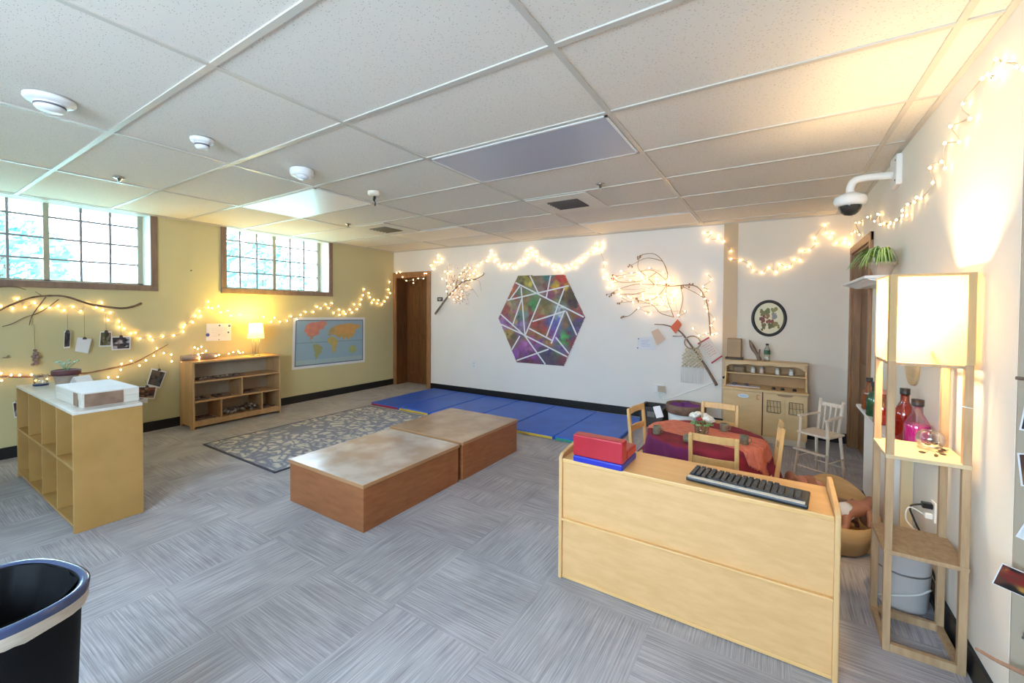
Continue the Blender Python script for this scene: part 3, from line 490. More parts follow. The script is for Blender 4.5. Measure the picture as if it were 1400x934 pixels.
def smoke(x, y, r, label, horn=True):
    t = thing('smoke_detector', label, 'smoke detector', (x, y, CEIL))
    bm = B(); lathe(bm, [(r, 0), (r, -.012), (r * .92, -.02), (r * .62, -.026)], seg=28); obj('base', bm, white, t)
    bm = B(); lathe(bm, [(r * .62, -.024), (r * .60, -.045), (r * .5, -.056), (.001, -.058)], seg=24, cap=False); obj('sensor_cap', bm, white, t)
    bm = B(); lathe(bm, [(r * .615, -.032), (r * .625, -.036), (r * .61, -.041)], seg=24); obj('vent_slot', bm, base('slot_grey', (.16, .15, .17), .5), t)
smoke(-.953, -.275, .088, 'largest round white smoke detector on the ceiling, at far left of the picture')
smoke(-.885, .311, .058, 'small flat white smoke detector, the middle fitting in the ceiling row')
t = thing('alarm_strobe', 'round white alarm strobe with clear lens between smoke detector and hanging hook', 'alarm', (-.899, .921, CEIL))
bm = B(); lathe(bm, [(.075, 0), (.078, -.02), (.072, -.045), (.055, -.052), (.001, -.052)], seg=28, cap=False); obj('housing', bm, white, t)
bm = B(); lathe(bm, [(.042, -.05), (.038, -.066), (.02, -.075), (.001, -.077)], (.02, -.01, 0), 20, cap=False); obj('strobe_lens', bm, base('strobe', (.75, .78, .8), .1), t)
t = thing('hanging_hook', 'cream ceiling mount with a dark twisted cord hanging from it', 'ceiling hook', (-.911, 1.556, CEIL))
bm = B(); lathe(bm, [(.052, 0), (.052, -.024), (.04, -.036), (.001, -.037)], seg=24, cap=False); obj('mount', bm, base('cream_plastic', (.78, .70, .56), .4), t)
bm = B(); tube(bm, smoothpath([(0, 0, -.035), (.002, 0, -.05), (-.004, 0, -.07), (.012, 0, -.095), (.006, .0, -.12)], 5), [.003, .004, .006, .01, .012, .012, .011, .011, .011, .01, .009, .007, .005, .004, .004, .004, .005, .006, .006, .005, .003][:21], 8); obj('cord', bm, black, t)
def sprinkler(x, y, label):
    t = thing('fire_sprinkler', label, 'sprinkler', (x, y, CEIL), 0, 'fire sprinklers in the ceiling')
    bm = B(); lathe(bm, [(.036, 0), (.034, -.006), (.014, -.008), (.008, -.03)], seg=20); obj('cup', bm, base('chrome', (.6, .58, .55), .25, 1), t)
    bm = B(); lathe(bm, [(.018, -.038), (.018, -.041)], seg=16); beam(bm, (.008, 0, -.026), (.01, 0, -.04), .003, .003); beam(bm, (-.008, 0, -.026), (-.01, 0, -.04), .003, .003); obj('deflector', bm, greyp, t)
sprinkler(.767, 2.327, 'small fire sprinkler beside the square vent above the hexagon painting')
sprinkler(-2.255, 2.292, 'small fire sprinkler near the vent by the farther window')
sprinkler(-2.263, .308, 'small fire sprinkler in front of the nearer window')

# security camera
t = thing('security_camera', 'white wall-mounted dome security camera on a bent arm above the doorway', 'security camera', (RX, 2.67, 2.1))
bm = B(); box(bm, RX - .03, RX, 2.59, 2.75, 2.10, 2.285); obj('mount_plate', bm, white, t, world=True, bevel=.006)
bm = B()
for z in (2.13, 2.25): tube(bm, [(RX - .033, 2.61, z), (RX - .028, 2.61, z)], .006, 8)
obj('screw', bm, black, t, world=True)
bm = B(); tube(bm, smoothpath([(RX - .03, 2.67, 2.175), (2.44, 2.67, 2.18), (2.39, 2.67, 2.18), (2.345, 2.67, 2.17), (2.325, 2.67, 2.13), (2.325, 2.67, 2.09)], 4), .022, 14); obj('arm', bm, white, t, world=True)
bm = B(); lathe(bm, [(.03, .045), (.05, .035), (.082, .02), (.088, -.01), (.08, -.03), (.066, -.04)], (2.325, 2.67, 2.05), 28); obj('dome_housing', bm, white, t, world=True)
bm = B(); lathe(bm, [(.062, -.035), (.06, -.055), (.048, -.08), (.028, -.096), (.001, -.101)], (2.325, 2.67, 2.05), 28, cap=False); obj('dome_glass', bm, base('smoked_dome', (.03, .028, .026), .05), t, world=True)

# ================================================================== LARGE THINGS ON THE FLOOR
# carpeted platforms
def platform(y0, y1, x0, x1, h, label, topm):
    t = thing('play_platform', label, 'platform', ((x0 + x1) / 2, (y0 + y1) / 2, 0), 0, 'low brown platforms pushed end to end')
    w, d = (x1 - x0) / 2, (y1 - y0) / 2
    bm = B(); box(bm, -w + .008, w - .008, -d + .008, d - .008, 0, h - .026); obj('body', bm, platform_m, t, bevel=.003)
    bm = B(); box(bm, -w, w, -d, d, h - .026, h, 0)
    for f in bm.faces:
        f.normal_update()
        f.material_index = 1 if f.normal.z > .9 else 0
    o = obj('top_board', bm, [pedge, topm], t, bevel=.004, recalc=False)
platform_m = platform_m0 = MATS['platform_side']
ptop1 = noisy('platform_top_pale', (.44, .33, .26), (.60, .53, .48), 3.5, (1, 1, 1), .2, 8, lo=.4, hi=.62)  # nearer top is paler and more mottled than the farther one
platform(.81, 1.70, -.893, -.105, .292, 'low brown wooden platform with pale mottled shiny top, nearer of the two', ptop1)
platform(1.725, 2.54, -.91, -.095, .30, 'low brown wooden platform with plain tan top, farther one beside the blue mats', ptop)

# patterned rug
def rugmat():
    m = base('rug_pattern', (.3, .3, .3), .95); L = m.node_tree.links; b = m.node_tree.nodes['Principled BSDF']
    t = N(m, 'ShaderNodeTexCoord')
    w = N(m, 'ShaderNodeTexWave', wave_type='RINGS'); w.inputs['Scale'].default_value = 3.2; w.inputs['Distortion'].default_value = 12; w.inputs['Detail'].default_value = 3; w.inputs['Detail Scale'].default_value = 2.2
    v = N(m, 'ShaderNodeTexVoronoi', feature='DISTANCE_TO_EDGE'); v.inputs['Scale'].default_value = 6.5
    n = N(m, 'ShaderNodeTexNoise'); n.inputs['Scale'].default_value = 6; mixv = N(m, 'ShaderNodeMix', data_type='VECTOR')
    L.new(t.outputs['Object'], w.inputs['Vector']); L.new(t.outputs['Object'], n.inputs['Vector']); L.new(t.outputs['Object'], v.inputs['Vector'])
    a = N(m, 'ShaderNodeMath', operation='MULTIPLY'); L.new(v.outputs['Distance'], a.inputs[0]); a.inputs[1].default_value = 3.5
    s = N(m, 'ShaderNodeMath', operation='MINIMUM'); L.new(a.outputs[0], s.inputs[0]); L.new(w.outputs['Fac'], s.inputs[1])
    r = N(m, 'ShaderNodeValToRGB'); r.color_ramp.elements[0].position = .1; r.color_ramp.elements[1].position = .55
    r.color_ramp.elements[0].color = (.20, .215, .28, 1); r.color_ramp.elements[1].color = (.54, .51, .47, 1)
    L.new(s.outputs[0], r.inputs[0]); L.new(r.outputs[0], b.inputs['Base Color']); return m
rug = thing('area_rug', 'flat grey and blue patterned rug between the shelf and the brown platforms', 'rug', (-2.1, 2.0, 0))
bm = B(); box(bm, -.61, .63, -.97, .93, 0, .009); obj('pile', bm, rugmat(), rug)
bm = B()
for a in ((-.625, -.61, -.985, .945), (.63, .645, -.985, .945)): box(bm, *a, 0, .0105)
for a in ((-.61, .63, -.985, -.97), (-.61, .63, .93, .945)): box(bm, *a, 0, .0105)
obj('binding', bm, base('rug_edge', (.05, .05, .075), .8), rug)

# blue tumbling mats
def tmat(x0, x1, label, ends):
    y0, y1 = 3.02, 4.26; t = thing('tumbling_mat', label, 'mat', ((x0 + x1) / 2, (y0 + y1) / 2, 0), 0, 'blue folding gym mats along the white wall')
    n = max(1, round((x1 - x0) / .61)); w = (x1 - x0) / n
    for k in range(n):
        a = x0 + k * w - t.location.x
        bm = B(); box(bm, a + .003, a + w - .003, y0 - t.location.y, y1 - t.location.y, 0, .04); obj('panel', bm, blue, t, bevel=.012)
    for k, c in enumerate(ends):
        a = x0 + k * w - t.location.x
        if c is not None:
            bm = B(); box(bm, a + .02, a + w - .02, y0 - t.location.y - .003, y0 - t.location.y + .002, .006, .03); obj('edge_strip', bm, base('strip_' + c[0], c[1], .5), t)
R_ = ('red', (.35, .03, .06)); Y_ = ('yellow', (.65, .45, .05)); G_ = ('green', (.03, .28, .18))
tmat(-2.76, -1.68, 'blue folding gym mat with red edge strip, nearest the brown door', [R_, Y_])
tmat(-1.675, -.545, 'blue folding gym mat behind the farther brown platform', [G_, R_])
tmat(-.54, .62, 'blue folding gym mat ending beside the black crate', [Y_, G_])

# left foreground cubby shelf (end panel faces right, openings face the viewer)
t = thing('cubby_shelf', 'light birch cubby shelf with eight openings standing at left in the room', 'shelf', (-2.28, .06, 0))
cx0, cx1, cy0, cy1, ch = -3.05 + 2.28, -1.515 + 2.28, -.165, .155, .715
bm = B(); box(bm, cx1 - .018, cx1, cy0, cy1, 0, ch - .0185); obj('side_panel', bm, birch, t, bevel=.003)
bm = B(); box(bm, cx0, cx0 + .018, cy0, cy1, 0, ch - .0185); obj('side_panel', bm, birch, t, bevel=.003)
bm = B(); box(bm, cx0, cx1, cy0, cy1, ch - .018, ch); obj('top_board', bm, noisy('birch_top_sheen', (.62, .58, .52), (.70, .66, .60), 5, rough=.25), t, bevel=.003)  # top board paled to hold the window sheen in its colour
bm = B(); box(bm, cx0 + .018, cx1 - .018, cy1 - .01, cy1 - .002, .03, ch - .0185); obj('back_panel', bm, birch, t)
for z in (.03, .37):
    bm = B(); box(bm, cx0 + .0185, cx1 - .0185, cy0 + .002, cy1 - .0105, z, z + .018); obj('shelf_board', bm, birch, t, bevel=.002)
for z0, z1 in ((.0485, .3695), (.3885, ch - .0185)):
    for k in range(1, 4):
        x = cx0 + (cx1 - cx0) * k / 4; bm = B(); box(bm, x - .008, x + .008, cy0 + .003, cy1 - .0105, z0, z1); obj('divider', bm, birch, t, bevel=.002)
bm = B(); box(bm, cx0 + .0185, cx1 - .0185, cy0 + .02, cy0 + .035, 0, .0295); obj('plinth', bm, birch, t)
# things on it
t = thing('paper_stack', 'white-topped flat carton of drawing paper in brown wrapper on birch cubby shelf', 'paper box', (-1.88, .08, .715), .02)
bm = B(); box(bm, -.27, .27, -.13, .14, 0, .045); obj('lower_ream', bm, noisy('ream_side', (.62, .58, .50), (.68, .64, .57), 3, (1, 1, 60)), t, bevel=.003)
bm = B(); box(bm, -.27, .27, -.132, .14, .0455, .088); obj('upper_ream', bm, noisy('ream_side', (.62, .58, .50), (.68, .64, .57), 3), t, bevel=.003)
bm = B(); box(bm, -.265, .268, -.13, .138, .0885, .092); obj('top_sheet', bm, paper, t)
bm = B(); box(bm, .2705, .273, -.12, .06, .004, .083); box(bm, .12, .2, -.1345, -.1325, .004, .083); obj('wrapper', bm, noisy('wrapper_brown', (.20, .12, .08), (.30, .19, .13), 14, rough=.7), t)
t = thing('folded_paper', 'folded white paper tent lying on the flat carton on birch cubby shelf', 'paper', (-2.30, .10, .716), .3)
bm = B()
beam(bm, (-.075, -.01, .002), (-.005, .0, .115), .10, .0016); beam(bm, (.002, 0, .115), (.075, .01, .002), .10, .0016); obj('sheet', bm, paper, t)
t = thing('potted_plant', 'small green seedling in dark-rimmed clay pot on the birch cubby shelf', 'plant', (-2.70, .10, .715))
bm = B(); lathe(bm, [(.055, 0), (.07, .09), (.072, .115), (.066, .115), (.063, .10), (.001, .10)], seg=24, cap=False); obj('pot', bm, noisy('pot_clay', (.25, .19, .15), (.33, .26, .2), 15, rough=.8), t)
bm = B(); lathe(bm, [(.076, .088), (.082, .092), (.082, .125), (.074, .128), (.07, .12)], seg=24); obj('rim', bm, base('pot_rim', (.10, .03, .035), .6), t)
bm = B(); lathe(bm, [(.07, .112), (.001, .116)], seg=20, cap=False); obj('soil', bm, base('soil', (.06, .04, .03), .95), t)
bm = B()
for k in range(9):
    a = k * .7 + .3; d = Vector((math.cos(a), math.sin(a), 0)); p = Vector((0, 0, .113)); l = .035 + .02 * (k % 3)
    pts = [p, p + d * l * .4 + Vector((0, 0, .04)), p + d * l * .9 + Vector((0, 0, .065 + .006 * (k % 4)))]
    tube(bm, pts, [.002, .002, .0015], 5); ball(bm, pts[-1], .017, sub=1, sc=(1, .7, .5))
obj('leaves', bm, noisy('seedling', (.22, .42, .24), (.45, .62, .5), 12, rough=.5), t)
t = thing('glass_tumbler', 'small clear glass with dark base beside the clay pot on birch cubby shelf', 'glass', (-2.90, .0, .715))
bm = B(); lathe(bm, [(.036, .0), (.04, .02), (.043, .085), (.041, .085), (.037, .016)], seg=24, cap=False); obj('glass_wall', bm, clear, t)
bm = B(); lathe(bm, [(.041, 0), (.043, .004), (.043, .012), (.036, .014)], seg=24); obj('base', bm, base('navy', (.02, .025, .10), .3), t)

# shelf against the yellow wall
sx0, sx1, sy0, sy1, sh = LX + .015, -3.375, 1.175, 2.125, .735
t = thing('toy_shelf', 'brown maple open shelf with six compartments against the yellow wall', 'shelf', ((sx0 + sx1) / 2, (sy0 + sy1) / 2, 0)); kw = dict(parent=t, world=True)
bm = B(); prism(bm, [(sx0, 0), (sx0, sh - .0185), (sx1, sh - .0185), (sx1, 0), (sx1 - .06, 0), (sx1 - .08, .03), (sx0 + .07, .03), (sx0 + .05, 0)], lambda u, v, w: (u, sy0 + w, v), .02); obj('side_panel', bm, darkmaple, **kw)
bm = B(); prism(bm, [(sx0, 0), (sx0, sh - .0185), (sx1, sh - .0185), (sx1, 0), (sx1 - .06, 0), (sx1 - .08, .03), (sx0 + .07, .03), (sx0 + .05, 0)], lambda u, v, w: (u, sy1 - .02 + w, v), .02); obj('side_panel', bm, darkmaple, **kw)
bm = B(); box(bm, sx0, sx1, sy0, sy1, sh - .018, sh); obj('top_board', bm, darkmaple, bevel=.004, **kw)
bm = B(); box(bm, sx0, sx0 + .008, sy0 + .0205, sy1 - .0205, .06, sh - .0185); obj('back_panel', bm, noisy('shelf_back', (.40, .33, .24), (.46, .38, .28), 4, rough=.6), **kw)
for z in (.065, .285, .50):
    bm = B(); box(bm, sx0 + .0085, sx1 - .004, sy0 + .0205, sy1 - .0205, z, z + .017); obj('shelf_board', bm, darkmaple, bevel=.002, **kw)
for y, z0, z1 in ((1.675, .3025, .4995), (1.455, .0825, .2845), (1.90, .0825, .2845)):
    bm = B(); box(bm, sx0 + .0085, sx1 - .006, y - .008, y + .008, z0, z1); obj('divider', bm, darkmaple, bevel=.002, **kw)
bm = B(); box(bm, sx1 - .02, sx1 - .004, sy0 + .0205, sy1 - .0205, .025, .0645); obj('kick_rail', bm, darkmaple, **kw)
# loose parts on the compartments
def tray(y, z, w, label, seed, cols, n=10, h=.012):
    rr = random.Random(seed); t = thing('wooden_tray', label, 'tray', (-3.50, y, z))
    m = base('tray_dark', (.12, .07, .05), .6)
    bm = B(); box(bm, -.08, .08, -w / 2, w / 2, 0, .008); box(bm, .073, .08, -w / 2, w / 2, .008, .02); box(bm, -.08, -.073, -w / 2, w / 2, .008, .02); obj('tray_base', bm, m, t)
    bm = B()
    for _ in range(n):
        s = rr.uniform(.008, .014); ball(bm, (rr.uniform(-.06, .065), rr.uniform(-w / 2 + .015, w / 2 - .015), .008 + s * .8), s, rr.randrange(2), 1, (1, rr.uniform(.7, 1.6), .8))
    o = obj('loose_pieces', bm, [base('piece_%d%d' % (seed, i), c, .6) for i, c in enumerate(cols)], t); o['kind'] = 'stuff'
tray(1.33, .517, .15, 'small dark tray of bits at the left end of the maple shelf top compartment', 1, [(.15, .09, .06), (.4, .3, .2)])
tray(1.51, .517, .15, 'long tray of pale pieces, second in the maple shelf top compartment', 2, [(.3, .22, .16), (.5, .42, .3)])
tray(1.66, .517, .12, 'tray with flat dark bits, rightmost in the maple shelf top compartment', 3, [(.14, .09, .07), (.22, .14, .1)])
tray(1.27, .302, .16, 'tray holding a white block in the left middle compartment of the maple shelf', 4, [(.5, .47, .42), (.2, .12, .09)])
tray(1.50, .302, .14, 'tray beside the divider in the left middle compartment of the maple shelf', 5, [(.25, .15, .1), (.3, .2, .16)])
tray(1.79, .302, .18, 'tray of reddish bits in the right middle compartment of the maple shelf', 6, [(.18, .06, .04), (.12, .05, .04)])
tray(1.32, .0825, .18, 'tray of dark bits in the bottom left compartment of the maple shelf', 7, [(.1, .06, .04), (.2, .12, .08)], 16)
tray(2.0, .0825, .14, 'tray of black bits in the bottom right compartment of the maple shelf', 8, [(.04, .03, .03), (.12, .06, .05)], 16)
bm = B(); rr = random.Random(9)
for _ in range(120):
    y = rr.uniform(-.2, .2); s = rr.uniform(.012, .022); hmax = .02 + .05 * max(0, 1 - abs(y - .09) / .16)
    ball(bm, (rr.uniform(-.09, .1), y, s * .9 + rr.uniform(0, hmax)), s, rr.randrange(3), 1, (1, rr.uniform(.8, 1.3), .8))
o = obj('pebble_pile', bm, [base('pebble_a', (.10, .065, .05), .6), base('pebble_b', (.45, .42, .38), .6), base('pebble_c', (.2, .13, .1), .6)]); o.location = (-3.50, 1.68, .0815)
tag(o, 'heap of brown and white stones filling the bottom middle compartment of maple shelf', 'stones', kind='stuff')
# log and lamp on top
t = thing('birch_log', 'short rough log lying on the left end of maple shelf under lights', 'log', (-3.56, 1.30, .735 + .034))
bm = B(); tube(bm, smoothpath([(0, -.16, 0), (.01, -.05, .003), (0, .08, 0), (.0, .18, -.004)], 5), [.033] * 16, 14); obj('bark', bm, noisy('log_bark', (.24, .17, .12), (.42, .33, .26), 18, (1, .3, 1), .9, 6, bump=.8), t)
bm = B(); tube(bm, [(0, -.162, 0), (0, -.159, 0)], .028, 14); obj('cut_end', bm, base('cut_wood', (.30, .2, .13), .8), t)
t = thing('table_lamp', 'small glowing yellow table lamp with square shade on the maple shelf', 'lamp', (-3.50, 1.885, .735))
bm = B(); lathe(bm, [(.055, 0), (.055, .006), (.012, .012), (.005, .02)], seg=24); obj('base', bm, greyp, t)
bm = B()
for a in (0, PI / 2, PI, 1.5 * PI): tube(bm, [(.03 * math.cos(a), .03 * math.sin(a), .01), (.045 * math.cos(a), .045 * math.sin(a), .2)], .003, 6)
tube(bm, [(0, 0, .01), (0, 0, .22)], .005, 8); obj('stem', bm, greyp, t)
bm = B(); w0, w1, z0, z1 = .066, .054, .215, .40
vs = [[bm.verts.new((sx * w, sy * w, z)) for sx, sy in ((-1, -1), (1, -1), (1, 1), (-1, 1))] for w, z in ((w0, z0), (w0 - .003, z0 + .001), (w1, z1), (w1 - .003, z1 - .001))]
for i in range(4):
    j = (i + 1) % 4; bm.faces.new((vs[0][i], vs[0][j], vs[2][j], vs[2][i])); 
obj('lamp_shade', bm, shade_mat('yellow_shade', (.85, .62, .2), (1, .66, .10), 1.6, .6), t)
bm = B(); ball(bm, (0, 0, .315), .028); obj('bulb', bm, emit('yellow_glow', (1, .70, .2), 6), t)
o_b = bpy.data.objects['table_lamp_bulb_light']; o_b.location = (-3.50, 1.885, 1.115)

# maple desk-height unit seen from behind
t = thing('storage_unit', 'large pale maple storage unit seen from its back in the foreground', 'cabinet', (1.585, 1.23, 0))
dx, y0, y1, zt = .552, -.155, .15, .60
for s in (-1, 1):
    bm = B(); a = s * (dx - .009)
    prism(bm, [(y0, 0), (y1, 0), (y1, zt + .045), (y1 - .06, zt + .045), (y0 + .02, zt + .02), (y0, zt + .005)], lambda u, v, w: (a - .009 + w, u, v), .018); obj('side_panel', bm, maple_x, t, bevel=.004)
bm = B(); box(bm, -dx + .0185, dx - .0185, y0 + .002, y1, zt - .02, zt); obj('top_board', bm, maple, t, bevel=.004)
bm = B(); box(bm, -dx + .0185, dx - .0185, y0 + .012, y0 + .022, .305, zt - .0205); obj('upper_back_panel', bm, birch_pale, t)
bm = B(); box(bm, -dx + .0185, dx - .0185, y0 + .012, y0 + .022, .02, .294); obj('lower_back_panel', bm, birch_pale, t)
bm = B(); box(bm, -dx + .0185, dx - .0185, y0 - .004, y1, .2945, .3045); obj('middle_shelf', bm, maple, t, bevel=.002)
bm = B(); box(bm, -dx + .0185, dx - .0185, y0 + .008, y1, .004, .0195); obj('bottom_shelf', bm, maple, t, bevel=.002)
# foam seat on it
t = thing('foam_toy_chair', 'small red and blue vinyl foam sofa on the left end of maple unit', 'toy chair', (1.235, 1.165, .6005), -.02)
red = noisy('red_vinyl', (.42, .013, .025), (.48, .02, .035), 6, rough=.35)
bm = B(); box(bm, -.122, .122, -.10, .11, 0, .03); obj('base', bm, base('blue_vinyl', (.02, .03, .42), .35), t, bevel=.006)
bm = B(); box(bm, -.122, .122, -.10, -.035, .0305, .132); obj('backrest', bm, red, t, bevel=.007)
bm = B(); box(bm, -.122, .122, -.0345, .11, .0305, .074); obj('seat', bm, red, t, bevel=.01)
# keyboard
t = thing('computer_keyboard', 'black and silver computer keyboard on the right end of maple unit', 'keyboard', (1.835, 1.185, .60), -.10)
bm = B(); box(bm, -.215, .215, -.085, .075, .002, .018); obj('case', bm, blackp, t, bevel=.005)
bm = B(); box(bm, -.211, .205, -.083, -.055, .0182, .0195); obj('palm_strip', bm, base('palm_silver', (.72, .69, .62), .3), t, bevel=.001)
kb = B(); box(kb, -.0085, .0085, -.0075, .0075, 0, .008); k0 = obj('key', kb, base('key_black', (.018, .018, .02), .35), t, bevel=.0015)
n = 0
for r in range(6):
    y = -.037 + .0185 * r + (.004 if r == 5 else 0)
    for c in range(17):
        x = -.199 + .0228 * c + (.006 if c > 3 else 0) + (.008 if c > 14 else 0)
        if n >= 99: break
        q = k0 if n == 0 else k0.copy()
        if n: COL.objects.link(q); q.parent = t
        q.location = (x, y, .0183); n += 1
bm = B()
for a, b_ in ((-.13, -.085), (-.08, .005), (.01, .09), (.095, .17), (.175, .2)): box(bm, a, b_, -.0545, -.046, .0183, .0245)
obj('button_row', bm, blackp, t)

# ================================================================== CHILDREN'S TABLE
TC = (1.53, 2.30); TR = .345; TH = .49
t = thing('play_table', 'round wooden child table hidden under the dark red cloth', 'table', (*TC, 0))
bm = B(); lathe(bm, [(TR, TH - .022), (TR, TH)], seg=48); obj('tabletop', bm, honey, t)
for a in (.6, 2.2, 3.7, 5.3):
    bm = B(); x, y = .25 * math.cos(a), .25 * math.sin(a); tube(bm, [(x, y, 0), (x, y, TH - .0225)], [.016, .02], 10); obj('leg', bm, honey, t)
def drape(x, y, lift=0, fold=.02, n=9, ph=0):
    s = math.hypot(x, y); a = math.atan2(y, x)
    if s <= TR + .003: return Vector((x, y, TH + .002 + lift))
    h = s - TR; f = math.sin(n * a + ph) * fold * min(1, h / .1) + math.sin(4 * a + 1) * fold * .5 * min(1, h / .1)
    r = TR + .006 + .10 * h + .75 * max(0, h - .15) + max(0, f + fold * .6) + lift; return Vector((r * math.cos(a), r * math.sin(a), TH + .002 + lift - max(0, h) * .97))
def cloth_obj(name, inside, lift, mats, seed=0, half=.62, rz=0, fn=None):
    bm = B(); n = 96; g = {}
    for i in range(n + 1):
        for j in range(n + 1):
            x = (i / n * 2 - 1) * half; y = (j / n * 2 - 1) * half
            if inside(x, y):
                c, s = math.cos(rz), math.sin(rz); X, Y = x * c - y * s, x * s + y * c
                g[i, j] = bm.verts.new(drape(X, Y, lift))
    for i in range(n):
        for j in range(n):
            q = [(i, j), (i + 1, j), (i + 1, j + 1), (i, j + 1)]
            if all(k in g for k in q):
                f = bm.faces.new([g[k] for k in q]); f.smooth = True
                if fn: f.material_index = fn(sum((g[k].co for k in q), Vector()) / 4)
    o = obj(name, bm, mats, recalc=False); o.location = (*TC, 0)
    md = o.modifiers.new('thickness', 'SOLIDIFY'); md.thickness = .0015; md.offset = 1
    return o
o = cloth_obj('tablecloth', lambda x, y: max(abs(x), abs(y)) < .52, 0, [clothm, clothp], rz=.45, fn=lambda c: 1 if (c.x < -.02 and c.y < -.05 and c.z < TH - .01) else 0)
tag(o, 'dark wine red cloth with pointed corners draped over the round child table', 'tablecloth')
o = cloth_obj('table_runner', lambda x, y: abs(y) < .17 * (1 - max(0, abs(x) - .42) / .14) and abs(x) < .56, .004, [runnerm], rz=-.32)
tag(o, 'coral orange runner with pointed ends lying across the dark red cloth', 'table runner')
# chairs
def chair_parts(t):
    w, d, sh_, bh = .118, .115, .30, .63
    for s in (-1, 1):
        bm = B(); box(bm, s * w - .012, s * w + .012, d - .02, d + .004, 0, sh_ - .0005); obj('leg', bm, honey, t, bevel=.004)
        bm = B(); prism(bm, [(-d, 0), (-d + .026, 0), (-d + .022, sh_), (-d - .014, bh), (-d - .034, bh - .008), (-d - .004, sh_)], lambda u, v, w_: (s * w - .011 + w_, u, v), .022); obj('leg', bm, honey, t, bevel=.004)
    bm = B(); box(bm, -w + .0, w - .0, -d + .026, d + .012, sh_, sh_ + .016); obj('seat', bm, honey, t, bevel=.006)
    for z, y in ((.585, -d - .014), (.455, -d - .006)):
        bm = B(); n = 8
        vs = []
        for i in range(n + 1):
            x = -w + .0115 + (2 * w - .023) * i / n; c = -.012 * math.sin(PI * i / n)
            vs.append([bm.verts.new((x, y + c + a, z + b)) for a, b in ((-.006, 0), (.006, 0), (.002, .042), (-.010, .042))])
        for i in range(n):
            for k in range(4): bm.faces.new((vs[i][k], vs[i + 1][k], vs[i + 1][(k + 1) % 4], vs[i][(k + 1) % 4]))
        bm.faces.new(vs[0]); bm.faces.new(vs[-1][::-1]); obj('back_rail', bm, honey, t, bevel=.002)
    for s in (-1, 1):
        bm = B(); box(bm, s * w - .006, s * w + .006, -d + .024, d - .021, .13, .15); obj('side_stretcher', bm, honey, t)
    bm = B(); box(bm, -w + .012, w - .012, d - .014, d - .002, .24, .285); obj('front_apron', bm, honey, t)
G = 'small wooden chairs round the red clothed table'
ch0 = thing('child_chair', 'small honey wooden chair with back to the viewer in front of red table', 'chair', (1.64, 1.93, 0), .02, G); chair_parts(ch0)
dup(ch0, (1.835, 2.30, 0), PI / 2 + .05, 'small honey wooden chair at the right side of red table, seen edge on')
dup(ch0, (1.205, 2.27, 0), -PI / 2 - .16, 'small honey wooden chair at the left side of red table beside foam sofa')
dup(ch0, (1.575, 2.585, 0), PI - .05, 'small honey wooden chair on the far side of red table behind the flowers')
# things on the table
t = thing('flower_vase', 'clear glass vase of white and red flowers in the middle of red table', 'vase', (1.525, 2.22, TH + .0075))
bm = B(); lathe(bm, [(.034, 0), (.04, .003), (.05, .075), (.048, .075), (.038, .007)], seg=28, cap=False); obj('glass', bm, clear, t)
bm = B()
for k in range(9):
    a = k * .7; tube(bm, [(.015 * math.cos(a), .015 * math.sin(a), .006), (.035 * math.cos(a), .035 * math.sin(a), .07), (.055 * math.cos(a), .055 * math.sin(a), .10)], .0025, 5)
for k in range(7):
    a = k * .9; ball(bm, (.055 * math.cos(a), .055 * math.sin(a), .083), .022, sub=1, sc=(1, .8, .35))
obj('stems', bm, noisy('stem_green', (.12, .25, .07), (.25, .38, .14), 20), t)
rr = random.Random(4)
def bloom(x, y, z, r, m):
    bm = B()
    for k in range(26):
        a = k * 2.4; q = (k / 26) ** .5; el = (1 - q) * 1.3; d = Vector((math.cos(a) * math.cos(el), math.sin(a) * math.cos(el), math.sin(el) * .8 + .05))
        ball(bm, Vector((x, y, z)) + d * r * .72, r * .34, sub=1, sc=(1, 1, .7))
    ball(bm, (x, y, z), r * .55, sub=1); obj('blossom', bm, m, t)
wf = noisy('petal_white', (.78, .72, .60), (.86, .82, .74), 30, rough=.6)
bloom(-.045, .0, .125, .034, wf); bloom(-.02, -.02, .145, .026, wf); bloom(.04, -.012, .118, .036, wf); bloom(.05, .025, .10, .03, wf); bloom(-.01, -.03, .112, .021, base('petal_red', (.38, .02, .04), .6)); bloom(.015, .03, .13, .026, wf)
mugm = noisy('carved_mug', (.16, .14, .09), (.28, .24, .15), 30, rough=.6, bump=.4)
def mug(x, y, label, lie=0):
    t = thing('clay_cup', label, 'cup', (x, y, TH + .0075), 0, 'small brown cups on the red table')
    bm = B(); lathe(bm, [(.02, 0), (.026, .004), (.024, .03), (.027, .055), (.023, .055), (.02, .03), (.019, .008)], seg=20, cap=False)
    if lie: bm.transform(Matrix.Translation((0, 0, .027)) @ Matrix.Rotation(PI / 2, 4, 'Y') @ Matrix.Translation((0, 0, -.027)))
    obj('cup_wall', bm, mugm, t)
    bm = B(); tube(bm, smoothpath([(.025, 0, .045), (.037, 0, .04), (.037, 0, .02), (.025, 0, .015)], 4), .0035, 6)
    if lie: bm.transform(Matrix.Translation((0, 0, .027)) @ Matrix.Rotation(PI / 2, 4, 'Y') @ Matrix.Translation((0, 0, -.027)) @ Matrix.Rotation(PI / 2, 4, 'Z'))
    obj('handle', bm, mugm, t)
mug(1.265, 2.10, 'brown clay cup standing at the left end of the coral runner')
mug(1.775, 2.18, 'brown clay cup standing at the right end of the coral runner')
mug(1.475, 2.02, 'grey-brown clay cup lying on its side just behind the near chair', 1)
mug(1.64, 2.42, 'brown clay cup behind the flower vase on the far side of the red table')

# ================================================================== HIGH CHAIR (doll size)
t = thing('doll_high_chair', 'pale wooden doll high chair with spindle back beside the play kitchen', 'high chair', (2.245, 3.30, 0), 2.58)
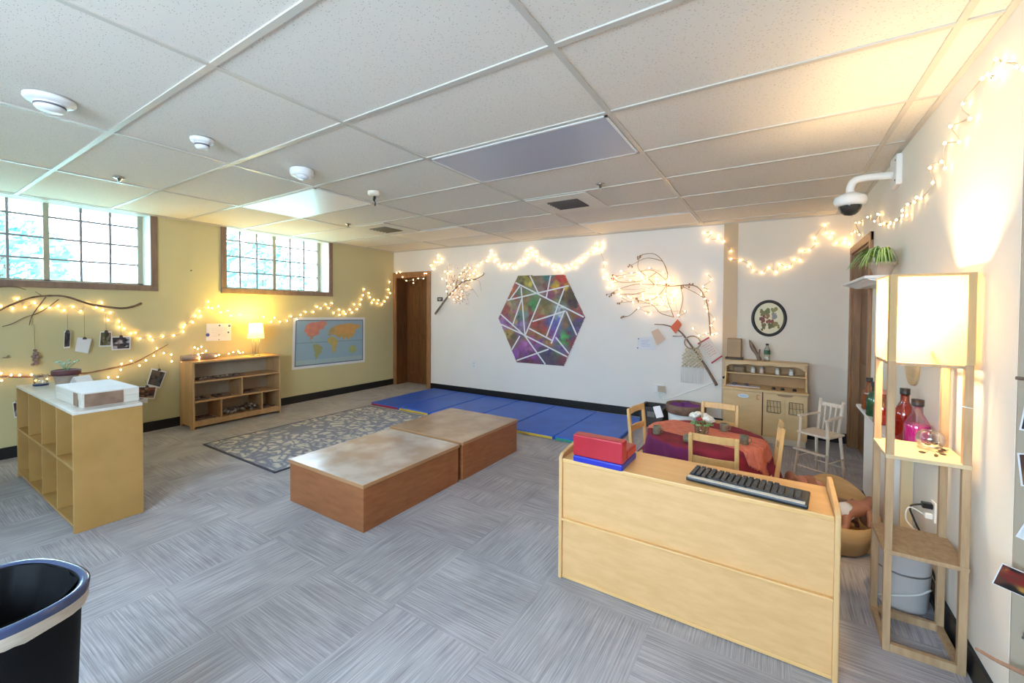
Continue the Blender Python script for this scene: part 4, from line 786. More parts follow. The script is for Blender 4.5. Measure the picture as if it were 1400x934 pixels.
# local: +y is the front
L = lambda x, y, z: (x, y, z)
for s in (-1, 1):
    bm = B(); tube(bm, [L(s * .115, .135, 0), L(s * .10, .095, .34), L(s * .095, .10, .49)], [.009, .011, .009], 10); obj('leg', bm, greywood, t)
    bm = B(); tube(bm, [L(s * .10, -.145, 0), L(s * .085, -.10, .36)], [.009, .012], 10); obj('leg', bm, greywood, t)
    bm = B(); tube(bm, [L(s * .072, -.10, .37), L(s * .080, -.145, .60)], [.011, .012], 10); ball(bm, L(s * .08, -.147, .605), .014, sub=1); obj('back_post', bm, greywood, t)
    bm = B(); beam(bm, L(s * .10, .12, .495), L(s * .08, -.128, .50), .026, .012); obj('arm', bm, greywood, t, bevel=.003)
    bm = B(); tube(bm, [L(s * .108, .11, .17), L(s * .105, -.125, .17)], .005, 8); obj('side_stretcher', bm, greywood, t)
bm = B(); box(bm, -.115, .115, -.11, .115, .355, .372); obj('seat', bm, greywood, t, bevel=.005)
bm = B(); beam(bm, L(-.083, -.142, .575), L(.083, -.142, .575), .014, .03); obj('top_rail', bm, greywood, t, bevel=.003)
for k in range(3):
    bm = B(); tube(bm, [L(-.036 + .036 * k, -.10, .37), L(-.038 + .038 * k, -.14, .575)], .006, 8); obj('spindle', bm, greywood, t)
bm = B(); beam(bm, L(-.115, .145, .235), L(.115, .145, .235), .035, .012); obj('footrest', bm, greywood, t, bevel=.003)
bm = B(); tube(bm, [L(-.11, .12, .10), L(.11, .12, .10)], .005, 8); tube(bm, [L(-.11, -.13, .10), L(.11, -.13, .10)], .005, 8); obj('cross_stretcher', bm, greywood, t)

# ================================================================== PLAY KITCHEN
kx0, kx1, ky0, ky1, kz = 1.475, 2.205, 4.115, 4.455, .53
t = thing('play_kitchen', 'pale wooden toy kitchen with scalloped hutch and mesh-windowed doors by the wall', 'toy kitchen', ((kx0 + kx1) / 2, ky1, 0)); kw = dict(parent=t, world=True)
kt = noisy('kitchen_ply', (.62, .42, .20), (.69, .48, .24), 5, (1, 1, 3), .45, 5); km = 1.835
bm = B(); box(bm, kx0, kx1, ky0 + .012, ky1, .06, kz - .02); obj('carcass', bm, kt, **kw)
bm = B(); box(bm, kx0 + .01, kx1 - .01, ky0 + .02, ky1, 0, .0595); obj('plinth', bm, noisy('kitchen_pale', (.62, .54, .42), (.68, .60, .47), 5), **kw)
bm = B(); box(bm, kx0 - .004, kx1 + .012, ky0 - .012, ky1, kz - .0195, kz); obj('worktop', bm, kt, bevel=.003, **kw)
bm = B(); box(bm, kx0 + .004, km - .008, ky0 - .002, ky0 + .0115, .07, kz - .03); d = obj('cupboard_door', bm, kt, bevel=.003, **kw)
bm = B(); box(bm, km - .055, km - .05, ky0 - .012, ky0 - .0025, .43, .475); box(bm, km - .0495, km - .03, ky0 - .007, ky0 - .0025, .47, .475); box(bm, km - .0495, km - .03, ky0 - .007, ky0 - .0025, .43, .435); obj('latch', bm, base('red_latch', (.55, .12, .05), .4), parent=d, world=True)
bm = B(); lathe(bm, [(.05, 0), (.05, .002)], seg=28, sy=.42); bm.transform(Matrix.Translation((1.66, ky0 - .0025, .452)) @ Matrix.Rotation(PI / 2, 4, 'X')); obj('name_plate', bm, base('plate_white', (.66, .70, .74), .4), parent=d, world=True)
bm = B(); box(bm, 1.63, 1.69, ky0 - .0055, ky0 - .0048, .4505, .4535); obj('lettering', bm, base('plate_ink', (.2, .3, .5), .5), parent=d, world=True)
bm = B(); box(bm, km - .0075, km + .0005, ky0 + .002, ky0 + .0115, .07, kz - .0205); obj('door_gap', bm, base('gap_red', (.12, .03, .02), .7), **kw)
for i, (a, b) in enumerate(((km + .004, 2.018), (2.024, kx1 - .004))):
    bm = B(); m_ = (a + b) / 2; q = .058
    z0, z1, zz0, zz1 = .07, kz - .03, .315, .43
    box(bm, a, b, ky0 - .002, ky0 + .0115, z0, zz0); box(bm, a, b, ky0 - .002, ky0 + .0115, zz1, z1); box(bm, a, m_ - q, ky0 - .002, ky0 + .0115, zz0, zz1); box(bm, m_ + q, b, ky0 - .002, ky0 + .0115, zz0, zz1)
    d = obj('oven_door', bm, kt, **kw)
    bm = B(); pts = [(m_ - q + .005, ky0 - .003, zz0), (m_ + q - .01, ky0 - .003, zz0 - .003), (m_ + q, ky0 - .003, zz0 + .01), (m_ + q - .005, ky0 - .003, zz1), (m_ - q + .002, ky0 - .003, zz1 + .003), (m_ - q, ky0 - .003, zz0)]
    tube(bm, pts, .0035, 6)
    for k in range(1, 4): tube(bm, [(m_ - q + 2 * q * k / 4 - .004, ky0 - .002, zz1), (m_ - q + 2 * q * k / 4 + .006, ky0 - .002, zz0)], .0018, 5)
    tube(bm, [(m_ - q, ky0 - .002, (zz0 + zz1) / 2), (m_ + q, ky0 - .002, (zz0 + zz1) / 2)], .0018, 5); obj('mesh_window', bm, base('mesh_wire', (.10, .07, .03), .5), parent=d, world=True)
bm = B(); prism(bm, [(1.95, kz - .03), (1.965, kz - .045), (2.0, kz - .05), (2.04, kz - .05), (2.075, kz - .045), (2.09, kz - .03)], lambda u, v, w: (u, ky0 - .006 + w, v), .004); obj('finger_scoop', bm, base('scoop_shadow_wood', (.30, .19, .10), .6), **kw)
hy = 4.27; hz = .80
for x in (kx0, kx1 - .016):
    bm = B(); prism(bm, [(hy - .09, kz), (ky1, kz), (ky1, hz - .0135), (hy, hz - .0135), (hy, kz + .13), (hy - .04, kz + .08)], lambda u, v, w: (x + w, u, v), .016); obj('hutch_side', bm, kt, bevel=.002, **kw)
bm = B(); box(bm, kx0 - .006, kx1 + .006, hy - .02, ky1, hz - .013, hz); obj('hutch_top', bm, kt, bevel=.003, **kw)
bm = B(); box(bm, kx0 + .0165, kx1 - .0165, ky1 - .008, ky1, kz + .0005, hz - .0135); obj('hutch_back', bm, noisy('hutch_back', (.42, .25, .10), (.50, .31, .14), 5), **kw)
bm = B(); box(bm, kx0 + .0165, kx1 - .0165, hy + .005, ky1 - .0085, .655, .667); obj('hutch_shelf', bm, kt, bevel=.002, **kw)
bm = B(); pl = [(kx0 + .0165, hz - .0135), (kx1 - .0165, hz - .0135)]; n = 48
for i in range(n + 1):
    u = 1 - i / n; x = kx0 + .0165 + (kx1 - kx0 - .033) * u; e_ = max(0, abs(u - .5) * 2 - .82) / .18
    pl.append((x, hz - .034 - .009 * abs(math.sin(u * PI * 3.5)) - .035 * e_ ** 1.5))
prism(bm, pl, lambda u, v, w: (u, hy - .012 + w, v), .011); obj('scalloped_valance', bm, kt, **kw)
bm = B(); box(bm, kx0 + .02, kx0 + .33, hy - .09, hy - .0, kz + .0005, kz + .014); obj('sink_panel', bm, base('sink_grey', (.45, .44, .48), .3), bevel=.004, **kw)
# jars and bits on the hutch
for x, l, c in ((1.735, 'white spice jar on toy kitchen shelf, leftmost of the four', (.72, .70, .62)), (1.815, 'pinkish white spice jar on toy kitchen shelf, second from left', (.75, .55, .48)), (1.955, 'white spice jar on toy kitchen shelf, third from left', (.74, .72, .62)), (2.075, 'white spice jar on toy kitchen shelf, rightmost of the four', (.70, .71, .66))):
    t = thing('spice_jar', l, 'jar', (x, 4.36, .667), 0, 'small jars on the toy kitchen shelf')
    bm = B(); lathe(bm, [(.019, 0), (.021, .003), (.021, .042), (.015, .05)], seg=20); obj('jar_body', bm, base('jar_%d' % int(x * 1000), c, .35), t)
    bm = B(); lathe(bm, [(.018, .0502), (.018, .066)], seg=20); obj('lid', bm, base('lid_grey', (.55, .54, .5), .3), t)
t = thing('small_crate', 'tiny dark wooden crate at the left end of the toy kitchen shelf', 'crate', (1.60, 4.36, .667))
bm = B(); box(bm, -.055, .055, -.03, -.024, 0, .06); box(bm, -.055, .055, .024, .03, 0, .06); box(bm, -.055, -.049, -.024, .024, 0, .06); box(bm, .049, .055, -.024, .024, 0, .06); box(bm, -.049, .049, -.024, .024, 0, .006); obj('box_sides', bm, noisy('crate_wood', (.14, .08, .03), (.2, .12, .06), 12), t)
bm = B(); box(bm, -.04, .04, -.0325, -.0305, .012, .05); obj('front_inset', bm, base('inset', (.26, .20, .12), .7), t)
for x, y, l in ((1.925, 4.21, 'black stove dial at the left of the toy kitchen worktop'), (2.0, 4.21, 'black stove dial in the middle of the toy kitchen worktop'), (2.10, 4.21, 'black stove dial at the right of the toy kitchen worktop')):
    t = thing('stove_dial', l, 'knob', (x, y, kz), 0, 'dials on the toy kitchen worktop')
    bm = B(); lathe(bm, [(.018, 0), (.018, .012), (.012, .016)], seg=20); obj('dial', bm, blackp, t)
    bm = B(); box(bm, -.014, .014, -.003, .003, .0162, .024); obj('grip', bm, blackp, t, bevel=.001)
for x, l in ((1.57, 'dark lump in the toy sink, left one'), (1.68, 'dark bluish tap handle in the toy sink, right one')):
    bm = B(); ball(bm, (0, 0, .012), .022, sub=2, sc=(1.2, .8, .55)); o = obj('sink_toy', bm, base('sink_toy', (.10, .09, .11), .5)); o.location = (x, 4.23, kz + .014); tag(o, l, 'toy')
# on top of the hutch
t = thing('wooden_box', 'tall brown open-fronted wooden box standing on top of the toy kitchen', 'box', (1.555, 4.36, hz))
bm = B(); box(bm, -.085, .085, -.06, .06, 0, .02); obj('base', bm, base('dark_base', (.05, .03, .02), .5), t, bevel=.004)
bm = B(); box(bm, -.068, .068, -.045, .045, .0205, .225); obj('body', bm, noisy('brown_box', (.26, .15, .07), (.34, .21, .10), 8, (1, 1, 3), .5), t, bevel=.006)
bm = B(); box(bm, -.064, .064, -.0475, -.0455, .03, .215); obj('front_panel', bm, noisy('tan_panel', (.36, .24, .13), (.42, .29, .16), 8), t)
t = thing('driftwood', 'upright forked piece of grey driftwood on top of the toy kitchen', 'driftwood', (1.74, 4.36, hz))
bm = B(); tube(bm, smoothpath([(.055, 0, .0), (.03, 0, .06), (-.01, 0, .13), (-.045, .01, .215)], 4), [.02, .02, .02, .018, .017, .018, .02, .022, .023, .022, .016, .01, .004], 8); tube(bm, [(.04, -.01, .0), (.045, -.01, .06), (.055, 0, .12)], [.012, .01, .006], 8); obj('branch', bm, noisy('driftwood', (.16, .11, .08), (.28, .2, .15), 15, (1, 1, .3), bump=.4), t)
t = thing('water_bottle', 'clear plastic bottle with green label on top of the toy kitchen', 'bottle', (1.86, 4.36, hz))
bm = B(); lathe(bm, [(.026, 0), (.029, .005), (.029, .05), (.026, .055), (.029, .06), (.029, .12), (.012, .155), (.012, .165)], seg=24); obj('bottle_body', bm, glassy('pet', (.85, .90, .85), .1), t)
bm = B(); lathe(bm, [(.0295, .07), (.0298, .072), (.0298, .108), (.0295, .11)], seg=24, cap=False); obj('label', bm, base('label_green', (.04, .13, .07), .5), t)
bm = B(); lathe(bm, [(.014, .1655), (.014, .182)], seg=18); obj('cap', bm, base('cap_dark', (.02, .03, .05), .4), t)
# oval botanical picture
t = thing('oval_picture', 'round black-framed picture of pressed brown flowers above the toy kitchen', 'picture', (1.868, FW(1.868), 1.248), FANG)
bm = B(); a, b_ = .165, .198; n = 48; pr = [(.0, -.004), (-.006, -.016), (-.018, -.02), (-.03, -.012), (-.032, -.004)]
rg = [[bm.verts.new(((a + q[0]) * math.cos(2 * PI * k / n), q[1], (b_ + q[0]) * math.sin(2 * PI * k / n))) for k in range(n)] for q in pr]
for i in range(len(pr)):
    for k in range(n):
        f = bm.faces.new((rg[i][k], rg[i][(k + 1) % n], rg[(i + 1) % len(pr)][(k + 1) % n], rg[(i + 1) % len(pr)][k])); f.smooth = True
obj('frame', bm, base('frame_black', (.010, .005, .006), .4), t)
fl = [((-.12, .1), (.55, .38, .2)), ((-.3, -.05), (.45, .18, .1)), ((.05, -.1), (.5, .22, .12)), ((.25, .1), (.55, .52, .5)), ((-.05, .35), (.4, .42, .15)), ((.1, -.4), (.35, .36, .1)), ((-.25, -.45), (.42, .36, .15)), ((.35, -.3), (.5, .45, .2)), ((-.35, .3), (.45, .42, .18)), ((.3, .35), (.55, .5, .25))]
rr = random.Random(3); fl2 = [((x * 1.35 + rr.gauss(0, .09), y * 1.3 + rr.gauss(0, .09)), c, rr.uniform(.05, .13)) for (x, y), c in fl for _ in range(8)]
def flowers(u, v):
    x, y = u * 2 - 1, v * 2 - 1; c = [.90, .86, .70]
    for (px, py), k, r in fl2:
        if math.hypot(x - px, y - py) < r: c = k
    return c
bm = B(); painted(bm, lambda u, v: ((u * 2 - 1) * .135, -.006, (v * 2 - 1) * .168), flowers, 64, 64, inside=lambda u, v: (u * 2 - 1) ** 2 + (v * 2 - 1) ** 2 <= 1.02); obj('print', bm, colattr('painted', .5), t, recalc=False)

# ================================================================== RIGHT WALL: LEDGES, BOTTLES, LAMP
t = thing('wall_ledge', 'white wall shelf with moulded edge that carries the spider plant', 'shelf', (RX, 3.05, 1.50))
def moulding(bm, prof, y0, y1):
    prism(bm, prof, lambda u, v, w: (u, y0 + w, v), y1 - y0)
bm = B(); box(bm, 2.39, RX, 2.56, 3.55, 1.535, 1.553); obj('board', bm, whitegloss, t, world=True, bevel=.003)
bm = B(); moulding(bm, [(RX, 1.5345), (2.405, 1.5345), (2.42, 1.527), (2.45, 1.518), (2.47, 1.508), (RX, 1.508)], 2.58, 3.53); obj('moulding', bm, whitegloss, t, world=True)
t = thing('spider_plant', 'green and white spider plant in pale clay pot on the white wall shelf', 'plant', (2.478, 2.60, 1.553))
bm = B(); lathe(bm, [(.05, 0), (.075, .075), (.082, .08), (.084, .10), (.078, .10), (.07, .09), (.001, .088)], seg=28, cap=False); bm.transform(Matrix.Scale(.8, 4)); obj('pot', bm, terra, t)
bm = B(); rr = random.Random(11)
for k in range(110):
    a = rr.uniform(0, 2 * PI); l = rr.uniform(.10, .19); h = rr.uniform(.05, .11); d = Vector((math.cos(a), math.sin(a), 0)); sd = Vector((-d.y, d.x, 0)); w0 = rr.uniform(.005, .009)
    if d.x > .3: l *= .4
    prev = None
    for i in range(9):
        s = i / 8; p = Vector((0, 0, .075)) + d * l * s + Vector((0, 0, h * 4 * s * (1 - s) * .9 - max(0, s - .6) * l * .45)); w = w0 * (1 - s ** 3) + .0004
        cur = [bm.verts.new(p + sd * w * q + Vector((0, 0, .0015 * (1 - abs(q))))) for q in (-1, -.35, .35, 1)]
        if prev:
            for j in range(3): f = bm.faces.new((prev[j], prev[j + 1], cur[j + 1], cur[j])); f.material_index = 1 if j == 1 else 0
        prev = cur
obj('leaves', bm, [greenm, stripe], t, recalc=False)
# low ledge on a boxed white panel
t = thing('bottle_ledge', 'white deep ledge on a boxed white panel that carries the coloured bottles', 'shelf', (RX, 2.5, 0))
bm = B(); box(bm, 2.43, RX - .001, 1.83, 3.08, .645, .665); obj('board', bm, whitegloss, t, world=True, bevel=.004)
bm = B(); box(bm, 2.455, RX - .001, 2.2, 2.92, .10, .6445); obj('panel', bm, whitewall, t, world=True)
bm = B(); box(bm, 2.452, RX - .0125, 2.197, 2.925, 0, .0995); obj('base_strip', bm, black, t, world=True)
def bottle(x, y, h, r, label, tint, liq, fill=.55, capc=(.03, .025, .025), sq=1):
    t = thing('glass_bottle', label, 'bottle', (x, y, .665), 0, 'coloured bottles on the white ledge'); s = h / .22
    bm = B(); lathe(bm, [(r * .92, 0), (r, .006), (r, .11 * s), (r * .9, .125 * s), (r * .42, .165 * s), (r * .40, .195 * s)], seg=28); obj('glass', bm, glassy('bottle_%s' % label.split()[0], tint, .10), t)
    bm = B(); lathe(bm, [(r * .88, .003), (r * .955, .008), (r * .955, .21 * s * fill)] if fill < .6 else [(r * .88, .003), (r * .955, .008), (r * .955, .11 * s), (r * .85, .125 * s), (r * .36, .16 * s)], seg=28); obj('liquid', bm, liq, t)
    bm = B(); lathe(bm, [(r * .47, .1955 * s), (r * .48, .20 * s), (r * .48, .222 * s), (r * .4, .2225 * s)], seg=24); obj('cap', bm, base('cap_%d' % int(capc[0] * 1000), capc, .35), t)
    return t
def liquid(name, c):
    m = base(name, c, .15); b = m.node_tree.nodes['Principled BSDF']; b.inputs['Subsurface Weight'].default_value = 0; return m
bottle(2.475, 2.90, .215, .040, 'amber orange bottle at the far left end of the white ledge', (.85, .6, .45), liquid('amber', (.45, .17, .06)), .5)
bottle(2.472, 2.69, .215, .044, 'green glass bottle beside the amber one on the white ledge', (.45, .65, .5), liquid('green_liquid', (.12, .24, .15)), .8)
bottle(2.475, 2.47, .20, .045, 'coral red short bottle just right of the green one, behind the lamp post', (.95, .5, .4), liquid('coral', (.65, .10, .05)), .5, (.5, .2, .15))
bottle(2.505, 2.14, .265, .043, 'red bottle with long neck between lamp post and pink bottle', (.8, .25, .15), liquid('red_liquid', (.50, .045, .015)), .8)
bottle(2.503, 1.90, .25, .048, 'pink magenta half-full bottle nearest the camera on the white ledge', (.97, .85, .9), liquid('magenta', (.72, .015, .32)), .56)
# wooden disc on the wall
t = thing('wooden_disc', 'round plain wooden disc hung on the white wall behind the lamp', 'wall decoration', (RX, 2.24, 1.045))
bm = B(); lathe(bm, [(.105, 0), (.108, .004), (.108, .014), (.104, .018)], seg=40); bm.transform(Matrix.Rotation(-PI / 2, 4, 'Y')); obj('disc', bm, noisy('disc_wood', (.60, .44, .24), (.68, .52, .30), 4, (1, 1, 6)), t)
# floor lamp with shelves
t = thing('shelf_lamp', 'tall wooden floor lamp with lit square paper shade and open shelves', 'floor lamp', (2.42, 1.50, 0))
lx, ly, pw = .105, .12, .024
for sx in (-1, 1):
    for sy in (-1, 1):
        bm = B(); x = sx * lx; y = sy * ly; box(bm, x - pw / 2, x + pw / 2, y - pw / 2, y + pw / 2, 0, 1.475); obj('post', bm, oldpine, t, bevel=.002)
for z in (.76, .385):
    bm = B(); box(bm, -lx - .014, lx + .014, -ly - .014, ly + .014, z, z + .016)
    obj('shelf_board', bm, noisy('lamp_shelf_upper', (.58, .44, .26), (.66, .51, .31), 5, (1, 8, 8), .5) if z > .5 else oldpine, t, bevel=.002)
for z in (.0, 1.125, 1.462):
    bm = B(); h = .03 if z < 1 else .012
    a = lx - pw / 2; b = ly - pw / 2
    box(bm, -a, a, -ly - .009, -ly + .009, z, z + h); box(bm, -a, a, ly - .009, ly + .009, z, z + h); box(bm, -lx - .009, -lx + .009, -b, b, z, z + h); box(bm, lx - .009, lx + .009, -b, b, z, z + h); obj('cross_rail', bm, oldpine, t)
sm = shade_mat('paper_shade', (.46, .37, .21), (1, .76, .40), .10, .5)
for sx, sy in ((0, -1), (0, 1), (-1, 0), (1, 0)):
    bm = B()
    if sx == 0: y = sy * (ly + pw / 2 + .0015); q = [(-lx - .012, y, 1.14), (lx + .012, y, 1.14), (lx + .012, y, 1.476), (-lx - .012, y, 1.476)]
    else: x = sx * (lx + pw / 2 + .0015); q = [(x, -ly - .012, 1.14), (x, ly + .012, 1.14), (x, ly + .012, 1.476), (x, -ly - .012, 1.476)]
    bm.faces.new([bm.verts.new(p) for p in q]); obj('shade_panel', bm, sm, t)
bm = B(); ball(bm, (0, 0, 1.30), .032, sc=(1, 1, 1.25)); obj('bulb', bm, emit('lamp_bulb', (1, .82, .55), 8), t)
bm = B(); tube(bm, [(0, -ly, 1.19), (0, ly, 1.19)], .006, 6); tube(bm, [(0, 0, 1.19), (0, 0, 1.258)], .014, 10); obj('bulb_holder', bm, oldpine, t)
bm = B(); tube(bm, [(lx + .012, -ly - .01, .985), (lx - .03, -ly - .018, .99)], .002, 6); obj('pull_cord', bm, white, t)
# jar of leaves on the lamp shelf
t = thing('glass_bowl', 'round clear glass bowl with dark leaves in it on the lamp shelf', 'bowl', (2.468, 1.55, .776))
bm = B(); lathe(bm, [(.02, 0), (.036, .01), (.045, .035), (.04, .06), (.028, .072), (.026, .072), (.038, .059), (.043, .035), (.034, .012)], seg=28, cap=False); obj('glass', bm, clear, t)
bm = B()
for p in ((-.01, -.01, .02), (.015, .01, .022), (0, .015, .03)): ball(bm, p, .012, sub=1, sc=(1, .7, .4))
obj('leaf_bits', bm, base('leaf_brown', (.09, .05, .02), .6), t)
for i, (x, y, l) in enumerate(((2.425, 1.46, 'dark seed pod in front of the glass bowl, leftmost on the lamp shelf'), (2.46, 1.44, 'dark seed pod in front of the glass bowl, second on the lamp shelf'), (2.487, 1.475, 'dark seed pod right of the glass bowl, front one'), (2.49, 1.515, 'dark seed pod right of the glass bowl, middle one'), (2.505, 1.545, 'dark seed pod right of the glass bowl, back one beside the post'))):
    bm = B(); ball(bm, (0, 0, .0045), .0105, sub=1, sc=(1.2, .7, .42)); tube(bm, [(.01, 0, .005), (.018, .004, .009)], .001, 4)
    o = obj('seed_pod', bm, base('leaf_brown', (.09, .05, .02), .6)); o.location = (x, y, .776); o.rotation_euler = (0, 0, i * 1.3); tag(o, l, 'seed pod', 'seed pods on the lamp shelf')
# outlet and cords
t = thing('wall_outlet', 'white outlet with black and white plugs low on wall behind the lamp', 'outlet', (RX, 1.86, .415))
bm = B(); box(bm, RX - .007, RX, 1.83, 1.89, .37, .46); obj('cover_plate', bm, white, t, world=True, bevel=.002)
bm = B(); box(bm, RX - .045, RX - .0075, 1.845, 1.875, .425, .45); obj('plug', bm, blackp, t, world=True, bevel=.004)
bm = B(); box(bm, RX - .035, RX - .0075, 1.845, 1.875, .38, .405); obj('plug', bm, white, t, world=True, bevel=.004)
bm = B(); tube(bm, smoothpath([(RX - .045, 1.86, .438), (RX - .085, 1.85, .42), (RX - .07, 1.84, .36), (RX - .03, 1.83, .25), (RX - .025, 1.8, .12), (RX - .03, 1.72, .05), (RX - .03, 1.62, .025), (RX - .02, 1.45, .02)], 6), .004, 6); tube(bm, smoothpath([(RX - .025, 1.8, .2), (RX - .02, 1.7, .13), (RX - .03, 1.66, .10), (RX - .022, 1.72, .05)], 6), .004, 6); tag(obj('power_cord', bm, blackp, origin=(RX - .03, 1.8, .02)), 'black power cord hanging from the outlet behind the lamp', 'cord')
bm = B(); tube(bm, smoothpath([(RX - .035, 1.86, .392), (RX - .09, 1.84, .42), (RX - .10, 1.84, .36), (RX - .06, 1.84, .31), (RX - .03, 1.86, .28)], 6), .003, 6); tag(obj('power_cord', bm, white, origin=(RX - .05, 1.86, .28)), 'white cord looping out of the outlet behind the lamp', 'cord')
# white bin behind the lamp
t = thing('waste_bin', 'round white plastic bin with grey band behind the wooden lamp', 'bin', (2.435, 1.775, 0))
bm = B(); lathe(bm, [(.086, 0), (.092, .01), (.103, .255), (.108, .262), (.108, .275), (.100, .275), (.098, .25), (.082, .012), (.001, .01)], seg=36, cap=False); obj('bin_wall', bm, noisy('bin_white', (.66, .64, .63), (.70, .68, .67), 3, rough=.4), t)
bm = B(); lathe(bm, [(.0995, .165), (.1003, .168), (.1003, .172), (.0997, .174)], seg=36, cap=False); obj('band', bm, greyp, t)
bm = B(); tube(bm, smoothpath([(-.09, -.05, .03), (-.04, -.098, .07), (.035, -.10, .10), (.09, -.045, .11)], 5), .004, 6); obj('cord_handle', bm, white, t)
# wooden board behind the bin
t = thing('wood_board', 'upright bare wooden board supporting the near end of the white ledge', 'board', (2.49, 2.0, 0))
bm = B(); box(bm, -.022, .022, -.01, .01, 0, .6445); obj('board', bm, noisy('board_wood', (.66, .50, .28), (.72, .56, .33), 4, (6, 6, 1)), t, bevel=.002)

# ================================================================== DOLL CRADLE
t = thing('doll_basket', 'oval bentwood doll basket with raised far end full of dolls', 'basket', (2.245, 2.28, 0))
bw = noisy('bentwood', (.55, .35, .15), (.64, .43, .20), 4, (1, 1, 8), .45)
def ring(a, b_, z, dz, n=56): return [(a * math.cos(2 * PI * k / n), b_ * math.sin(2 * PI * k / n), z + dz * max(0, math.sin(2 * PI * k / n)) ** 2) for k in range(n)]
bm = B(); R1 = ring(.15, .22, .012, 0); R2 = ring(.195, .30, .19, .09); R3 = ring(.188, .293, .19, .09); R4 = ring(.142, .212, .020, 0); rs = [[bm.verts.new(p) for p in R] for R in (R1, R2, R3, R4)]
for i in range(3):
    for k in range(56): f = bm.faces.new((rs[i][k], rs[i][(k + 1) % 56], rs[i + 1][(k + 1) % 56], rs[i + 1][k])); f.smooth = i != 1
bm.faces.new(rs[3]); bm.faces.new(rs[0][::-1]); obj('basket_wall', bm, bw, t)
for s in (-1, 1):
    bm = B(); prism(bm, [(-.18, .03), (-.15, .006), (-.05, 0), (.05, 0), (.15, .006), (.18, .03), (.12, .05), (-.12, .05)], lambda u, v, w: (u, s * .10 - .008 + w, v), .016); obj('rocker', bm, bw, t)
skin = noisy('doll_skin', (.36, .15, .09), (.46, .21, .13), 9, rough=.5); skin2 = noisy('doll_skin_dark', (.16, .08, .05), (.22, .11, .07), 9, rough=.5); pink = noisy('doll_dress', (.55, .22, .17), (.62, .30, .24), 12, rough=.8)
def doll(name, loc, rot, label, m, s=1.0, dress=None, band=None):
    t = thing(name, label, 'doll', loc); t.rotation_euler = rot
    V = [(0, 0, 0), (0, 0, .05), (0, 0, .10), (0, 0, .125), (0, 0, .16), (0, .004, .185), (.045, 0, .10), (.075, .03, .07), (.085, .06, .045), (-.045, 0, .10), (-.075, .03, .07), (-.085, .06, .045), (.03, 0, -.02), (.045, .05, -.045), (.045, .06, -.095), (.045, .085, -.105), (-.03, 0, -.02), (-.045, .05, -.045), (-.045, .06, -.095), (-.045, .085, -.105)]
    R = [.034, .038, .034, .018, .042, .038, .017, .014, .011, .017, .014, .011, .024, .019, .014, .012, .024, .019, .014, .012]
    E = [(0, 1), (1, 2), (2, 3), (3, 4), (4, 5), (2, 6), (6, 7), (7, 8), (2, 9), (9, 10), (10, 11), (0, 12), (12, 13), (13, 14), (14, 15), (0, 16), (16, 17), (17, 18), (18, 19)]
    me = bpy.data.meshes.new('body'); me.from_pydata([[c * s for c in v] for v in V], E, []); me.materials.append(m)
    o = bpy.data.objects.new('body', me); COL.objects.link(o); o.parent = t
    md = o.modifiers.new('skin', 'SKIN'); md.use_smooth_shade = True
    sv = me.skin_vertices[0].data if me.skin_vertices else None
    if sv is None:
        o.data.attributes
    for i, v in enumerate(me.skin_vertices[0].data): v.radius = (R[i] * s, R[i] * s); v.use_root = i == 0
    md = o.modifiers.new('round', 'SUBSURF'); md.levels = 2; md.render_levels = 2
    bm = B()
    for q in (-1, 1): ball(bm, (q * .015 * s, .036 * s, .172 * s), .005 * s, sub=1)
    obj('eye', bm, blackp, t)
    bm = B(); ball(bm, (0, .038 * s, .152 * s), .006 * s, sub=1, sc=(1.3, .5, .5)); obj('mouth', bm, base('lip', (.4, .08, .07), .5), t)
    if dress: bm = B(); lathe(bm, [(.022 * s, .118 * s), (.043 * s, .10 * s), (.046 * s, .05 * s), (.062 * s, -.02 * s)], seg=20, cap=False, sy=.95); obj('dress', bm, dress, t)
    if band: bm = B(); lathe(bm, [(.041 * s, .028 * s), (.045 * s, .01 * s), (.046 * s, -.022 * s), (.03 * s, -.04 * s)], seg=20); obj('diaper', bm, band, t)
    return t
def add_skin(me): pass
doll('baby_doll', (2.20, 2.22, .215), (-1.25, .1, .5), 'light brown bare baby doll lying on top in the bentwood basket', skin, 1.15)
doll('baby_doll', (2.27, 2.16, .215), (-1.35, 0, -.9), 'pinkish brown baby doll with white diaper at the near end of the bentwood basket', skin, 1.05, band=paper)
doll('baby_doll', (2.32, 2.33, .18), (-1.2, .2, 2.3), 'dark brown baby doll at the right side of the bentwood basket', skin2, 1.1)
doll('baby_doll', (2.15, 2.40, .225), (-1.1, -.3, 1.9), 'baby doll in coral dress at the left side of the bentwood basket', skin, 1.0, dress=pink)

# ================================================================== BY THE FAR WALL BEHIND THE TABLE
t = thing('drum_tub', 'white tub with thick brown rim and purple cloth inside, behind the red table', 'tub', (1.10, 4.12, 0))
bm = B(); lathe(bm, [(.155, 0), (.165, .01), (.18, .235), (.17, .235), (.155, .02), (.001, .015)], seg=40, cap=False); obj('tub_wall', bm, whitegloss, t)
bm = B(); lathe(bm, [(.181, .20), (.196, .21), (.20, .27), (.195, .295), (.18, .295), (.176, .25), (.172, .236)], seg=40, cap=False); obj('rim', bm, noisy('rim_brown', (.16, .09, .06), (.26, .16, .11), 14, rough=.6), t)
bm = B(); n = 20
for i in range(n):
    for j in range(24): pass
lathe(bm, [(.174, .262), (.14, .285), (.10, .272), (.05, .29), (.001, .28)], seg=32, cap=False)
for v in bm.verts: v.co.z += .012 * math.sin(9 * math.atan2(v.co.y, v.co.x) + v.co.x * 30)
obj('purple_cloth', bm, noisy('purple_cloth', (.10, .03, .22), (.22, .05, .28), 8, rough=.8), t)
t = thing('wooden_mallet', 'dark brown wooden pestle leaning over the right rim of the purple-lined tub', 'mallet', (1.27, 4.00, .22))
